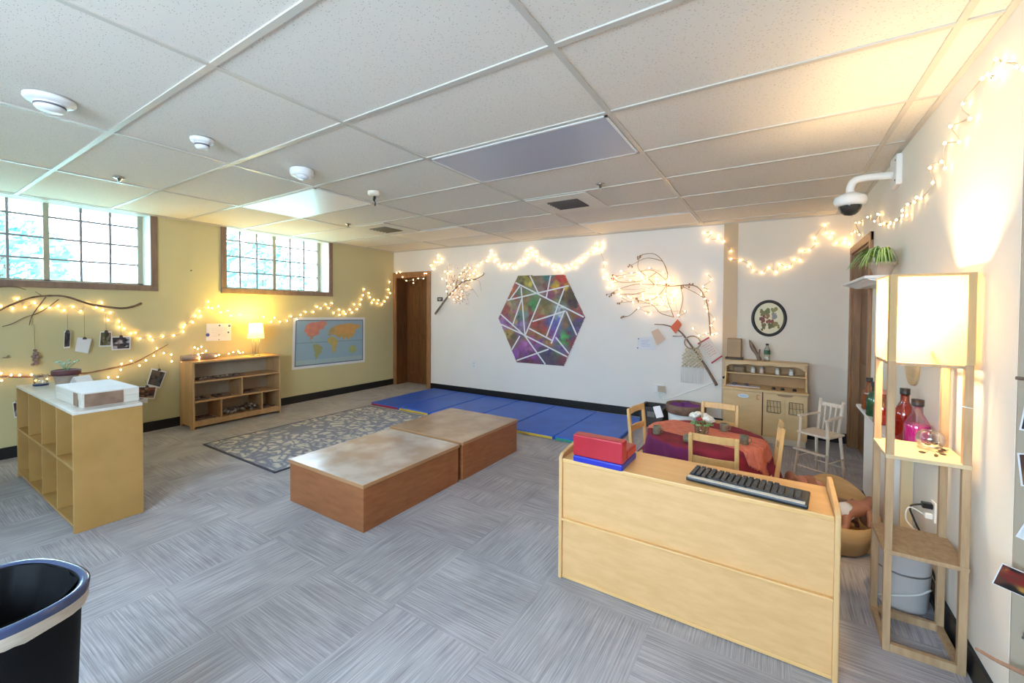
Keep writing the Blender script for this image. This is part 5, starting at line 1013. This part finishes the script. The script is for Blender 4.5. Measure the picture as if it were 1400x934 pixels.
bm = B(); tube(bm, [(.0, 0, -.04), (.01, 0, .03), (.035, .0, .09)], [.045, .05, .03], 12); obj('head', bm, noisy('mallet', (.09, .05, .03), (.15, .09, .05), 12), t)
bm = B(); tube(bm, [(.03, 0, .08), (.09, .01, .145)], [.016, .012], 10); obj('handle', bm, noisy('mallet', (.09, .05, .03), (.15, .09, .05), 12), t)
t = thing('black_crate', 'dark plastic crate on the floor between the blue mats and the white tub', 'crate', (.755, 4.17, 0))
cm = noisy('crate_dark', (.03, .025, .022), (.05, .04, .035), 8, rough=.5)
bm = B(); box(bm, -.125, .125, -.14, .14, 0, .012); box(bm, -.125, .125, -.14, -.13, .012, .21); box(bm, -.125, .125, .13, .14, .012, .21); box(bm, -.125, -.115, -.13, .13, .012, .21); box(bm, .115, .125, -.13, .13, .012, .21); obj('box_wall', bm, cm, t, bevel=.003)
bm = B(); box(bm, -.14, .14, -.155, -.125, .2105, .226); box(bm, -.14, .14, .125, .155, .2105, .226); box(bm, -.14, -.11, -.125, .125, .2105, .226); box(bm, .11, .14, -.125, .125, .2105, .226); obj('rim', bm, cm, t, bevel=.003)
bm = B(); box(bm, -.04, .04, -.1435, -.1405, .12, .18); obj('label_holder', bm, base('crate_grey', (.20, .17, .16), .5), t)
t = thing('white_card', 'small blank white card hanging on the left chair back', 'card', (1.235, 2.40, .56))
bm = B(); bm.faces.new([bm.verts.new(p) for p in ((-.03, 0, .03), (.022, 0, .045), (.05, 0, -.035), (-.002, 0, -.052))]); o = obj('sheet', bm, paper, t, recalc=False); md = o.modifiers.new('thickness', 'SOLIDIFY'); md.thickness = .0015
t.location = (1.19, 2.42, .575)
# outlet adapter and cord on the far wall
def fpt(x, z, off=.0): return Vector((x, FW(x) - off, z))
t = thing('wall_adapter', 'white power adapter with tan front on the white wall above the black crate', 'adapter', fpt(.76, .37), FANG)
bm = B(); box(bm, -.075, .05, -.02, 0, -.05, .055); obj('adapter_case', bm, white, t, bevel=.008)
bm = B(); box(bm, -.03, .06, -.0235, -.0205, -.035, .04); obj('front_face', bm, base('tan_plastic', (.50, .42, .32), .5), t, bevel=.001)
bm = B(); tube(bm, smoothpath([fpt(x, z, .008) for x, z in OUTLET_CORD], 5), .005, 6); tube(bm, [fpt(1.435, .565, .012), fpt(1.47, .59, .012)], .012, 8, 1); tag(obj('light_cord', bm, [white, blackp], origin=fpt(.76, .3)), 'white cord with black plug running up the wall from adapter to toy kitchen', 'cord')
t = thing('wall_plate', 'small blank white outlet plate low on the white wall left of the painting', 'outlet', fpt(-2.0, .47), FANG)
bm = B(); box(bm, -.035, .035, -.005, 0, -.055, .055); obj('cover_plate', bm, white, t, bevel=.002)
bm = B()
for z in (-.025, .02): box(bm, -.014, .014, -.0065, -.0055, z - .012, z + .012)
obj('socket', bm, base('socket', (.65, .66, .68), .4), t)
t = thing('room_sign', 'tiny black sign with white mark on the wall beside the brown door', 'sign', fpt(-2.68, 1.48), FANG)
bm = B(); box(bm, -.055, .055, -.006, 0, -.032, .032); obj('plate', bm, black, t)
bm = B(); box(bm, -.035, .03, -.0072, -.0065, .002, .010); box(bm, -.025, .012, -.0072, -.0065, -.012, -.006); obj('lettering', bm, paper, t)

# ================================================================== PAINTING
t = thing('hexagon_painting', 'large hexagonal multicoloured abstract painting with white tape lines', 'painting', fpt(-.9, 1.16), FANG)
hx = [(x + .9, z - 1.16) for x, z in HEX]
def hm(u, v, w): return (u, -w, v)
bm = B(); prism(bm, hx, hm, .012); obj('canvas_board', bm, base('canvas_edge', (.70, .66, .66), .7), t)
cols = [(x + .9, z - 1.16, r, g, b) for x, z, r, g, b in HEXCOL]
rr = random.Random(21); cols2 = []
for x, z, r, g, b in cols:
    cols2.append((x, z, r, g, b, 1.0))
    for _ in range(7):
        k = rr.uniform(.8, 1.35); cols2.append((x + rr.gauss(0, .05), z + rr.gauss(0, .05), min(1, r * k + rr.uniform(-.08, .08)), min(1, g * k + rr.uniform(-.08, .08)), min(1, b * k + rr.uniform(-.08, .08)), .5))
X0 = min(p[0] for p in hx); X1 = max(p[0] for p in hx); Z0 = min(p[1] for p in hx); Z1 = max(p[1] for p in hx)
def paint(u, v):
    x = X0 + (X1 - X0) * u; z = Z0 + (Z1 - Z0) * v; W_ = 1e-9; c = [0, 0, 0]
    for a, b_, r, g, bb, k in cols2:
        q = k / ((x - a) ** 2 + (z - b_) ** 2 + 2e-4) ** 2.4; W_ += q; c[0] += r * q; c[1] += g * q; c[2] += bb * q
    return [min(1, .70 * q / W_ + .30 * m_ + .03) for q, m_ in zip(c, (.50, .44, .38))]
bm = B(); painted(bm, lambda u, v: (X0 + (X1 - X0) * u, -.0135, Z0 + (Z1 - Z0) * v), paint, 120, 120, inside=lambda u, v: inpoly(X0 + (X1 - X0) * u, Z0 + (Z1 - Z0) * v, hx)); obj('paint_layer', bm, colattr('abstract_paint', .5, .35, 26), t, recalc=False)
bm = B(); tm = base('tape_white', (.80, .80, .82), .6)
cxh = sum(p[0] for p in hx) / 6; czh = sum(p[1] for p in hx) / 6
for (a, b_) in HEXLINES:
    a = (a[0] + .9, a[1] - 1.16); b_ = (b_[0] + .9, b_[1] - 1.16)
    def clip(p, q):
        if inpoly(*p, hx): return p
        for i in range(1, 60):
            s = (p[0] + (q[0] - p[0]) * i / 60, p[1] + (q[1] - p[1]) * i / 60)
            if inpoly(*s, hx): return s
        return p
    a, b_ = clip(a, b_), clip(b_, a); beam(bm, (a[0], -.0148, a[1]), (b_[0], -.0148, b_[1]), .020, .001, up=Vector((0, 1, 0)))
obj('tape_lines', bm, tm, t)

# ================================================================== POSTERS AND CARDS
def flat(name, pts3, mat, parent, th=.0012):
    bm = B(); bm.faces.new([bm.verts.new(p) for p in pts3]); o = obj(name, bm, mat, parent, world=True, recalc=False); md = o.modifiers.new('thickness', 'SOLIDIFY'); md.thickness = th; md.offset = 0; return o
LP = lambda y, z, off: Vector((LX + off, y, z))
t = thing('world_map', 'large world map poster with blue oceans pinned on the yellow wall', 'map', (LX, 3.07, .82))
def quad(c, u, v): a = c[0][0] * (1 - u) * v + c[1][0] * u * v + c[2][0] * u * (1 - v) + c[3][0] * (1 - u) * (1 - v); b_ = c[0][1] * (1 - u) * v + c[1][1] * u * v + c[2][1] * u * (1 - v) + c[3][1] * (1 - u) * (1 - v); return a, b_
flat('sheet', [LP(*p, .006) for p in MAP], paper, t)
mc = {'na': (.80, .50, .48), 'sa': (.62, .62, .42), 'gr': (.80, .55, .60), 'af': (.78, .66, .40), 'eu': (.66, .60, .42), 'as': (.80, .62, .36), 'au': (.68, .70, .46), 'mx': (.6, .64, .42)}
def mapcol(u, v):
    y, z = quad(MAP, .03 + u * .94, .05 + v * .9)
    for k, p in CONT.items():
        if inpoly(y + .006 * math.sin(z * 90), z + .005 * math.sin(y * 110), p):
            c = mc[k]; f = .5 + .5 * math.sin(y * 37 + z * 23) * math.sin(z * 41 - y * 19)
            g = (.58, .66, .42) if z < .93 else (.86, .66, .42); return [a * (1 - .45 * f) + b_ * .45 * f for a, b_ in zip(c, g)]
    if u > .985 or u < .015 or v < .02 or v > .98: return (.36, .44, .55)
    if abs(v - .5) < .006 or abs((u * 12) % 1 - .5) < .03 and False: return (.50, .62, .68)
    return (.58, .69, .76) if v > .12 else (.64, .73, .75)
bm = B(); painted(bm, lambda u, v: LP(*quad(MAP, .03 + u * .94, .05 + v * .9), .0075), mapcol, 150, 90); obj('printed_map', bm, colattr('painted', .5), t, world=True, recalc=False)
t = thing('dotted_notice', 'white notice with blue blots pinned on the yellow wall left of the lamp', 'paper', (LX, 1.57, 1.03))
flat('sheet', [LP(*p, .004) for p in PAPER], paper, t)
bm = B(); blm = base('ink_blue', (.05, .08, .35), .6)
for u, v, r in ((.06, .35, .020), (.52, .88, .010), (.92, .86, .014), (.88, .48, .011), (.5, .35, .006), (.5, .06, .006)):
    y, z = quad(PAPER, u, v); lathe_c = [(LX + .0052, y + r * math.cos(a * PI / 8), z + r * math.sin(a * PI / 8)) for a in range(16)]; bm.faces.new([bm.verts.new(p) for p in lathe_c])
obj('ink_blots', bm, blm, t, world=True, recalc=False)
bm = B(); rr = random.Random(2)
for k in range(5):
    y, z = quad(PAPER, .2, .72 - .11 * k); y1, z1 = quad(PAPER, rr.uniform(.6, .82), .72 - .11 * k); box(bm, LX + .0048, LX + .0054, y, y1, z - .0018, z + .0018)
obj('writing', bm, base('pencil_grey', (.55, .57, .66), .7), t, world=True)
bm = B(); clipm = base('binder_clip', (.06, .05, .05), .4)
cards = (('narrow', CARD_NARROW, 'narrow dark photo card', .05, ((.16, .13, .13), (.3, .25, .25), (.1, .1, .12)), 'narrow dark photo hanging left of the blank white sheet on yellow wall'),
         ('white', CARD_WHITE, 'blank', .05, None, 'blank white sheet hanging tilted from a black clip on yellow wall'),
         ('green', CARD_GREENPHOTO, 'p', .05, ((.2, .22, .12), (.35, .36, .2), (.25, .12, .1), (.5, .45, .4)), 'dark green outdoor photo hanging left of the group photo'),
         ('group', CARD_GROUP, 'p', .055, ((.12, .1, .1), (.3, .22, .2), (.75, .7, .7), (.2, .2, .24)), 'group photo with white border hanging right of the dark green photo'),
         ('tilted', CARD_TILTED, 'p', .06, ((.2, .17, .15), (.4, .33, .28), (.3, .3, .32)), 'tilted brown photo with white border at the right end of branch'),
         ('lower', CARD_LOWER, 'p', .09, ((.3, .18, .12), (.6, .5, .4), (.15, .12, .1), (.5, .3, .2)), 'brown photo hanging below the tilted photo behind cubby shelf'),
         ('slip', CARD_SLIP, 'blank', .07, None, 'blank white slip hanging just under the lower brown photo'),
         ('leftlow', CARD_LEFTLOW, 'p', .06, ((.25, .18, .15), (.45, .4, .42), (.2, .12, .1), (.6, .6, .62)), 'reddish photo hanging lowest, left of the cubby shelf'))
for i, (k, pts, _, off, pal, lab) in enumerate(cards):
    c = [sum(p[q] for p in pts) / 4 for q in (0, 1)]
    t = thing('hanging_photo' if pal else 'hanging_paper', lab, 'photo' if pal else 'paper', (LX + off, c[0], c[1]))
    flat('sheet', [LP(*p, off) for p in pts], paper, t)
    if pal:
        f = blotch(i + 50, pal, 26)
        bm = B(); painted(bm, lambda u, v: LP(*quad(pts, .07 + .86 * u, .08 + .84 * v), off + .0015), f, 24, 24); obj('picture', bm, colattr('painted', .5), t, world=True, recalc=False)
    top = quad(pts, .5, 1); bm = B(); prism(bm, [(top[0] - .016, top[1] - .012), (top[0] + .016, top[1] - .012), (top[0] + .008, top[1] + .012), (top[0] - .008, top[1] + .012)], lambda u, v, w: (LX + off - .005 + w, u, v), .011)
    obj('clip', bm, clipm, t, world=True)
    if k != 'slip':
        bm = B(); tube(bm, [(LX + off, top[0], top[1] + .012), (LX + .03, top[0] + .004, top[1] + {'narrow': .2, 'white': .26, 'green': .17, 'group': .17}.get(k, .06))], .0012, 5); obj('string', bm, twig, t, world=True)
t = thing('hanging_charm', 'small brown dangling figure of wood bits hanging on the yellow wall', 'ornament', (LX + .04, .10, .88))
bm = B()
for y, z, r in ((.095, .935, .014), (.10, .905, .022), (.085, .88, .018), (.112, .875, .018), (.095, .85, .02), (.105, .82, .022), (.08, .81, .014)): ball(bm, (LX + .04, y, z), r, sub=1, sc=(.6, 1, 1))
obj('wood_bits', bm, noisy('charm', (.22, .14, .12), (.36, .25, .22), 25), t, world=True)
bm = B(); tube(bm, [(LX + .04, .095, .95), (LX + .035, .094, 1.17)], .0012, 5); obj('string', bm, twig, t, world=True)
bm = B(); ball(bm, (0, 0, 0), .014, sub=2, sc=(.6, 1.9, .5)); ball(bm, (0, .01, .012), .009, sub=1); o = obj('wall_cleat', bm, noisy('cleat', (.28, .22, .12), (.36, .3, .18), 20)); o.location = (LX + .01, -.065, .885); tag(o, 'tiny brown cleat on the yellow wall at the left edge of the picture', 'hook')
for (y, z), l in zip(NAIL, ('dark nail in the yellow wall, left one of the pair between the windows', 'dark nail in the yellow wall, right one near the farther window')):
    bm = B(); tube(bm, [(0, 0, 0), (.018, 0, 0)], .006, 8); o = obj('wall_nail', bm, clipm); o.location = (LX, y, z); tag(o, l, 'nail')
    break
# cards on the white wall
def fcard(name, cat, pts, off, mat, lab):
    c = [sum(p[q] for p in pts) / 4 for q in (0, 1)]; t = thing(name, lab, cat, fpt(c[0], c[1], off)); flat('sheet', [fpt(*p, off) for p in pts], mat, t); return t
t = fcard('wall_note', 'paper', RCARDS[0], .006, paper, 'white handwritten note with two pins on the white wall')
bm = B()
for k in range(5): 
    a = quad(RCARDS[0], .25, .75 - .12 * k); b_ = quad(RCARDS[0], .8 - .07 * (k % 3), .75 - .12 * k); beam(bm, fpt(a[0], a[1], .0075), fpt(b_[0], b_[1], .0075), .0006, .004)
obj('writing', bm, base('ink_pale', (.42, .48, .68), .7), t, world=True)
bm = B()
for v in (.9, .15): p = quad(RCARDS[0], .05, v); ball(bm, fpt(*p, .01), .008, sub=1)
obj('pin', bm, base('ink_blue', (.05, .08, .35), .6), t, world=True)
fcard('wall_card', 'card', RCARDS[1], .012, base('peach_card', (.72, .50, .36), .7), 'blank peach card overlapping the white handwritten note')
fcard('wall_card', 'card', RCARDS[2], .06, base('orange_card', (.78, .14, .05), .6), 'bright orange card hanging above the ring of the woven wall hanging')
t = fcard('wall_sign', 'sign', RCARDS[3], .045, base('cream_card', (.72, .64, .56), .6), 'tilted cream sign with red bands and red writing beside toy kitchen')
bm = B(); rd = base('sign_red', (.45, .03, .05), .6)
def strip(q, u0, v0, u1, v1, w, off): a = quad(q, u0, v0); b_ = quad(q, u1, v1); beam(bm, fpt(*a, off), fpt(*b_, off), .0008, w, up=Vector((0, 0, 1)))
strip(RCARDS[3], 0, .96, 1, .96, .016, .047); obj('red_band', bm, rd, t, world=True)
bm = B(); strip(RCARDS[3], 0, .04, 1, .04, .016, .047); obj('red_band', bm, rd, t, world=True)
bm = B(); rr = random.Random(8)
for k in range(6):
    for j in range(4): u0 = .2 + .16 * j + rr.uniform(-.02, .02); strip(RCARDS[3], u0, .78 - .1 * k, u0 + rr.uniform(.06, .13), .78 - .1 * k, .006, .0468)
obj('red_writing', bm, base('sign_red_pale', (.58, .18, .16), .6), t, world=True)

# macrame on a ring, hung from the stick
t = thing('macrame_hanging', 'cream knotted macrame hanging from a wooden ring, with fringe', 'wall hanging', fpt(1.12, .80, .05), FANG)
def mp(x, z, off=0): return (x, -off, z)
bm = B(); tube(bm, [mp(.085 * math.cos(2 * PI * k / 32), .155 + .075 * math.sin(2 * PI * k / 32), .01) for k in range(33)], .007, 8); obj('ring', bm, noisy('ring_wood', (.36, .24, .15), (.45, .32, .2), 12), t)
rope = noisy('rope_cream', (.62, .50, .32), (.78, .66, .46), 40, rough=.9)
bm = B(); x0, x1, z0, z1 = -.115, .115, -.13, .095
def edge(z): return .07 + .045 * min(1, (z1 - z) / .10)
for k in range(-6, 7):
    for s in (-1, 1):
        pts = []
        for i in range(26):
            z = z1 + (z0 - z1) * i / 25; xx = k * .042 + s * (i / 25 * .23 - .115)
            if abs(xx) <= edge(z): pts.append(mp(xx, z, .006 + .005 * math.sin(i * 1.5 + k)))
            else:
                if len(pts) > 1: tube(bm, pts, .0062, 5)
                pts = []
        if len(pts) > 1: tube(bm, pts, .0062, 5)
obj('knotted_net', bm, rope, t)
bm = B()
for k in range(12):
    x = x0 + .021 * k; tube(bm, [mp(x, z0, .006), mp(x + .002 * (k % 3 - 1), z0 - .06, .007), mp(x + .003 * (k % 2), z0 - .19, .004)], .0022, 5)
obj('fringe', bm, base('fringe_white', (.72, .70, .68), .9), t)

# ================================================================== BRANCHES AND LIGHT STRINGS
def branches(name, label, paths, P3, radii, mat, cat='branch', base_=None):
    t = thing(name, label, cat, P3(*paths[0][0])); bm = B()
    for i, pts in enumerate(paths):
        sp = smoothpath([P3(*p) for p in pts], 6); n = len(sp); r0, r1 = radii[min(i, len(radii) - 1)]
        wob = random.Random(i + 5); bmm = sp
        tube(bm, bmm, [r0 + (r1 - r0) * k / (n - 1) + wob.uniform(-.1, .1) * r0 for k in range(n)], 7)
    obj('bark', bm, mat, t, world=True); return t
def lights(name, label, pts, P3, wire=wirem, yellow=(), r=.0068, loops=.008, group='strings of warm fairy lights'):
    t = thing(name, label, 'string lights', P3(*pts[0]), 0, group); rr = random.Random(len(pts) * 7 + 1)
    ps = [P3(*p) for p in pts]; bm = B()
    path = []
    for i, p in enumerate(ps):
        q = Vector((rr.uniform(-1, 1), 0, rr.uniform(-1, 1))) * loops; path.append(p + q * .5)
    wb = smoothpath(path, 4); tube(bm, wb, .0016, 4); tube(bm, [w + Vector((0, 0, .006 * math.sin(i * .8))) for i, w in enumerate(wb)], .0016, 4); obj('wire', bm, wire, t, world=True)
    b0 = B(); ball(b0, (0, 0, 0), r, sub=1, sc=(1, 1, 1.15)); first = obj('bulb', b0, bulbm, t); o2 = None
    for i, p in enumerate(ps[:100]):
        if i == 0: q = first
        elif i in yellow:
            if o2 is None: b1 = B(); ball(b1, (0, 0, 0), r * 1.3, sub=1); q = o2 = obj('bulb', b1, bulby, t)
            else: q = o2.copy(); COL.objects.link(q); q.parent = t
        else: q = first.copy(); COL.objects.link(q); q.parent = t
        q.location = p - t.location
    return t
PL = lambda off: (lambda y, z: Vector((LX + off, y, z)))
PF = lambda off: (lambda x, z: fpt(x, z, off))
branches('wall_branch', 'thin dark forked branch fixed under the nearer window on yellow wall', BR_L1, PL(.03), [(.006, .011), (.004, .002), (.005, .003), (.003, .004), (.005, .003)], twig)
branches('wall_branch', 'long slender brown branch sagging behind the cubby shelf on yellow wall', BR_L2, PL(.045), [(.011, .005)], twigred)
branches('wall_branch', 'bushy budding branch with fairy lights beside the brown door', BR_F1, PF(.045), [(.016, .004), (.006, .002), (.006, .002), (.004, .002), (.004, .001), (.004, .001), (.004, .001), (.003, .001)], noisy('grey_twig', (.16, .12, .10), (.30, .22, .18), 20))
bt = bpy.data.objects['wall_branch.002']; bm = B(); rr = random.Random(31)
for _ in range(70):
    a = rr.uniform(-1.15, 1.75); l = rr.uniform(.12, .46) ; c = Vector((-2.42, 0, 1.62)); d = Vector((math.cos(a), 0, math.sin(a)))
    p = c + d * l * rr.uniform(.4, 1) * Vector((1.0, 1, .8)).x; q = p + Vector((d.x * .05 + rr.gauss(0, .015), 0, d.z * .05 + rr.gauss(0, .015)))
    p = fpt(p.x, min(p.z, 2.0), .045); q = fpt(q.x, min(q.z, 2.02), .05); tube(bm, [p, q], [.0016, .0012], 4); ball(bm, q, .007, sub=1, sc=(.8, .8, 1.5))
obj('buds', bm, noisy('bud_brown', (.30, .17, .13), (.42, .27, .2), 20), bt, world=True)
branches('wall_branch', 'tangle of curly brown vine covered with fairy lights on the white wall', BR_F2, PF(.05), [(.007, .003)] + [(.0045, .002)] * 20, noisy('vine_brown', (.26, .15, .09), (.40, .26, .17), 20))
bt = bpy.data.objects['wall_branch.003']; bm = B(); rr = random.Random(33)
for pth in BR_F2:
    e_ = fpt(*pth[-1], .05); p_ = fpt(*pth[-2], .05); d = (e_ - p_).normalized()
    for k in range(3): q = e_ + Vector((rr.gauss(0, .02), 0, rr.gauss(0, .02))); tube(bm, [e_ - d * .02 * k, q], .0018, 4); ball(bm, q, .009, sub=1, sc=(1, .6, 1.6))
obj('leaf_tips', bm, noisy('leaf_tip', (.30, .14, .08), (.42, .22, .12), 20), bt, world=True)
branches('wall_stick', 'bare brown forked stick slanting down behind the macrame', STICK, PF(.03), [(.004, .017), (.005, .003)], noisy('stick_brown', (.16, .10, .07), (.26, .17, .12), 20), 'stick')

lights('string_lights', 'fairy light garland draped along the yellow wall from left edge to corner', L_GARLAND, PL(.02), yellow=(3, 21))
lights('string_lights', 'fairy lights wound along the slender branch behind the cubby shelf', LOWBR_LIGHTS, PL(.055), yellow=(5,))
lights('string_lights', 'fairy lights heaped over the log on top of the maple shelf', SHELF_LIGHTS, lambda y, z: Vector((LX + .17 + .05 * math.sin(y * 31), y, max(z, .747))), r=.0065)
lights('string_lights', 'fairy lights draped across the top of the brown door', DOOR_LIGHTS, lambda x, z: fpt(x, z, .03))
l1 = lights('string_lights', 'fairy lights wound in the bushy branch beside the brown door', BR1_LIGHTS, PF(.06))
lights('string_lights', 'fairy light garland looping above the hexagon painting under the ceiling', FAR_GARLAND, PF(.02))
lights('string_lights', 'dense fairy lights wound through the tangled curly vine on the white wall', R_CLUSTER + R_LOW, PF(.07))
lights('string_lights', 'fairy lights down the single drooping vine stem near the toy kitchen', R_STEM, PF(.06))
lights('string_lights', 'fairy light garland swagged above the round black-framed picture', NOOK_GARLAND, PF(.02))
lights('string_lights', 'fairy light garland running up the right wall past the security camera', R_GARLAND, lambda y, z: Vector((RX - .02, y, min(z, CEIL - .02))), r=.006)

# ================================================================== NICHE AT THE RIGHT EDGE
ny = 1.106
for i, (x, z, w, h, rot, pal, lab) in enumerate(((2.60, 1.03, .09, .12, .12, ((.08, .09, .09), (.2, .22, .2), (.3, .2, .18)), 'dark photo on the beige niche wall, highest at the right edge'),
      (2.60, .86, .10, .10, -.1, ((.12, .06, .06), (.3, .18, .15), (.5, .35, .22)), 'brown photo on the beige niche wall, second from top at the right edge'),
      (2.605, .675, .09, .09, .35, ((.7, .75, .78), (.35, .55, .6), (.85, .85, .85)), 'pale blue tilted photo on the beige niche wall at the right edge'))):
    t = thing('niche_photo', lab, 'photo', (x + .012, ny, z)); t.rotation_euler = (0, rot, 0)
    bm = B(); box(bm, -w / 2, w / 2, 0, .0015, -h / 2, h / 2); obj('sheet', bm, paper, t)
    bm = B(); painted(bm, lambda u, v: ((u - .5) * w * .92, -.001, (v - .5) * h * .92), blotch(i + 90, pal, 18), 20, 20); obj('picture', bm, colattr('painted', .5), t, recalc=False)
t = thing('niche_photo', 'tilted photo of people in red and yellow overlapping the corner at right edge', 'photo', (2.555, 1.04, .535)); t.rotation_euler = (0, .28, 0)
bm = B(); box(bm, -.055, .065, 0, .0015, -.035, .035); obj('sheet', bm, paper, t)
bm = B(); painted(bm, lambda u, v: (-.053 + u * .116, -.001, -.033 + v * .066), blotch(77, ((.3, .08, .06), (.7, .5, .2), (.1, .07, .06), (.35, .2, .15), (.5, .1, .08)), 24), 28, 20); obj('picture', bm, colattr('painted', .5), t, recalc=False)
bm = B(); tube(bm, [(.01, 0, .03), (.012, .02, .06), (.012, .02, 1.2)], .001, 5); obj('string', bm, wirem, t)
t = thing('hanging_clip', 'small grey metal clip on a string near the bottom right corner', 'clip', (2.585, 1.085, .36))
bm = B(); prism(bm, [(-.012, -.012), (.012, -.012), (.006, .012), (-.006, .012)], lambda u, v, w: (u, w, v), .01); tube(bm, [(-.006, .005, -.01), (-.016, .0, .006)], .0015, 5); obj('clip_body', bm, greyp, t)
bm = B(); tube(bm, [(0, .005, .012), (0, .008, .16)], .001, 5); tube(bm, [(0, .005, -.012), (-.004, .0, -.1)], .001, 5); obj('string', bm, wirem, t)
branches('wall_branch', 'short reddish branch sticking out at the bottom right corner', [[(2.468, .292), (2.51, .275), (2.56, .262), (2.66, .238)]], lambda x, z: Vector((x, 1.06, z)), [(.004, .008)], twigred)
branches('wall_branch', 'short dark twig near the top of the beige niche wall', [[(2.545, 1.135), (2.60, 1.13), (2.68, 1.12)]], lambda x, z: Vector((x, 1.09, z)), [(.005, .005)], twig)

# ================================================================== TRASH CAN, lower left
t = thing('trash_can', 'black trash can with bag folded over its rim at lower left', 'trash can', (.275, -.60, 0), .25)
def sup(a, b_, z, n=64, e=2.6): return [(a * math.copysign(abs(math.cos(2 * PI * k / n)) ** (2 / e), math.cos(2 * PI * k / n)), b_ * math.copysign(abs(math.sin(2 * PI * k / n)) ** (2 / e), math.sin(2 * PI * k / n)), z) for k in range(n)]
def loft(bm, rings, close=True):
    vs = [[bm.verts.new(p) for p in r] for r in rings]; n = len(rings[0])
    for i in range(len(vs) - 1):
        for k in range(n): f = bm.faces.new((vs[i][k], vs[i][(k + 1) % n], vs[i + 1][(k + 1) % n], vs[i + 1][k])); f.smooth = True
    return vs
TA, TB, TZ = .188, .145, .60
bm = B(); v = loft(bm, [sup(TA - .035, TB - .03, 0), sup(TA - .012, TB - .012, TZ - .03), sup(TA - .012, TB - .012, TZ - .002), sup(TA - .018, TB - .018, TZ - .002), sup(TA - .04, TB - .035, .012)]); bm.faces.new(v[0][::-1]); bm.faces.new(v[-1]); obj('can_body', bm, base('can_black', (.004, .004, .005), .65, **{'Specular IOR Level': .15}), t)
bm = B(); rr = random.Random(6); wv = lambda z, s: [(p[0], p[1], p[2] + s * math.sin(k * .55) + rr.uniform(-.5, .5) * s) for k, p in enumerate(z)]
loft(bm, [wv(sup(TA - .005, TB - .005, TZ - .052), .003), sup(TA, TB, TZ - .04), sup(TA, TB, TZ - .002)], ); o = obj('bag_cuff', bm, noisy('cuff_tan', (.52, .44, .35), (.62, .54, .44), 20, (1, 1, 8), .45), t, recalc=False)
bm = B(); loft(bm, [sup(TA + .001, TB + .001, TZ - .018), sup(TA + .003, TB + .003, TZ + .001), sup(TA - .004, TB - .004, TZ + .005), sup(TA - .016, TB - .016, TZ + .0)]); obj('rim', bm, base('rim_highlight', (.05, .07, .15), .12), t, recalc=False)  # rim base tinted blue to stand in for its cyan highlight
bm = B(); rg = []
for z, q in ((TZ, .017), (TZ - .05, .024), (TZ - .15, .034), (TZ - .3, .045), (TZ - .42, .055)):
    rg.append([(p[0] * (1 + .03 * math.sin(k * .9 + z * 20)), p[1] * (1 + .03 * math.cos(k * 1.3 + z * 9)), p[2]) for k, p in enumerate(sup(TA - q - .006, TB - q - .006, z))])
v = loft(bm, rg); bm.faces.new(v[-1]); obj('bag_lining', bm, base('bag_black', (.005, .005, .006), .5, **{'Specular IOR Level': .25}), t, recalc=False)
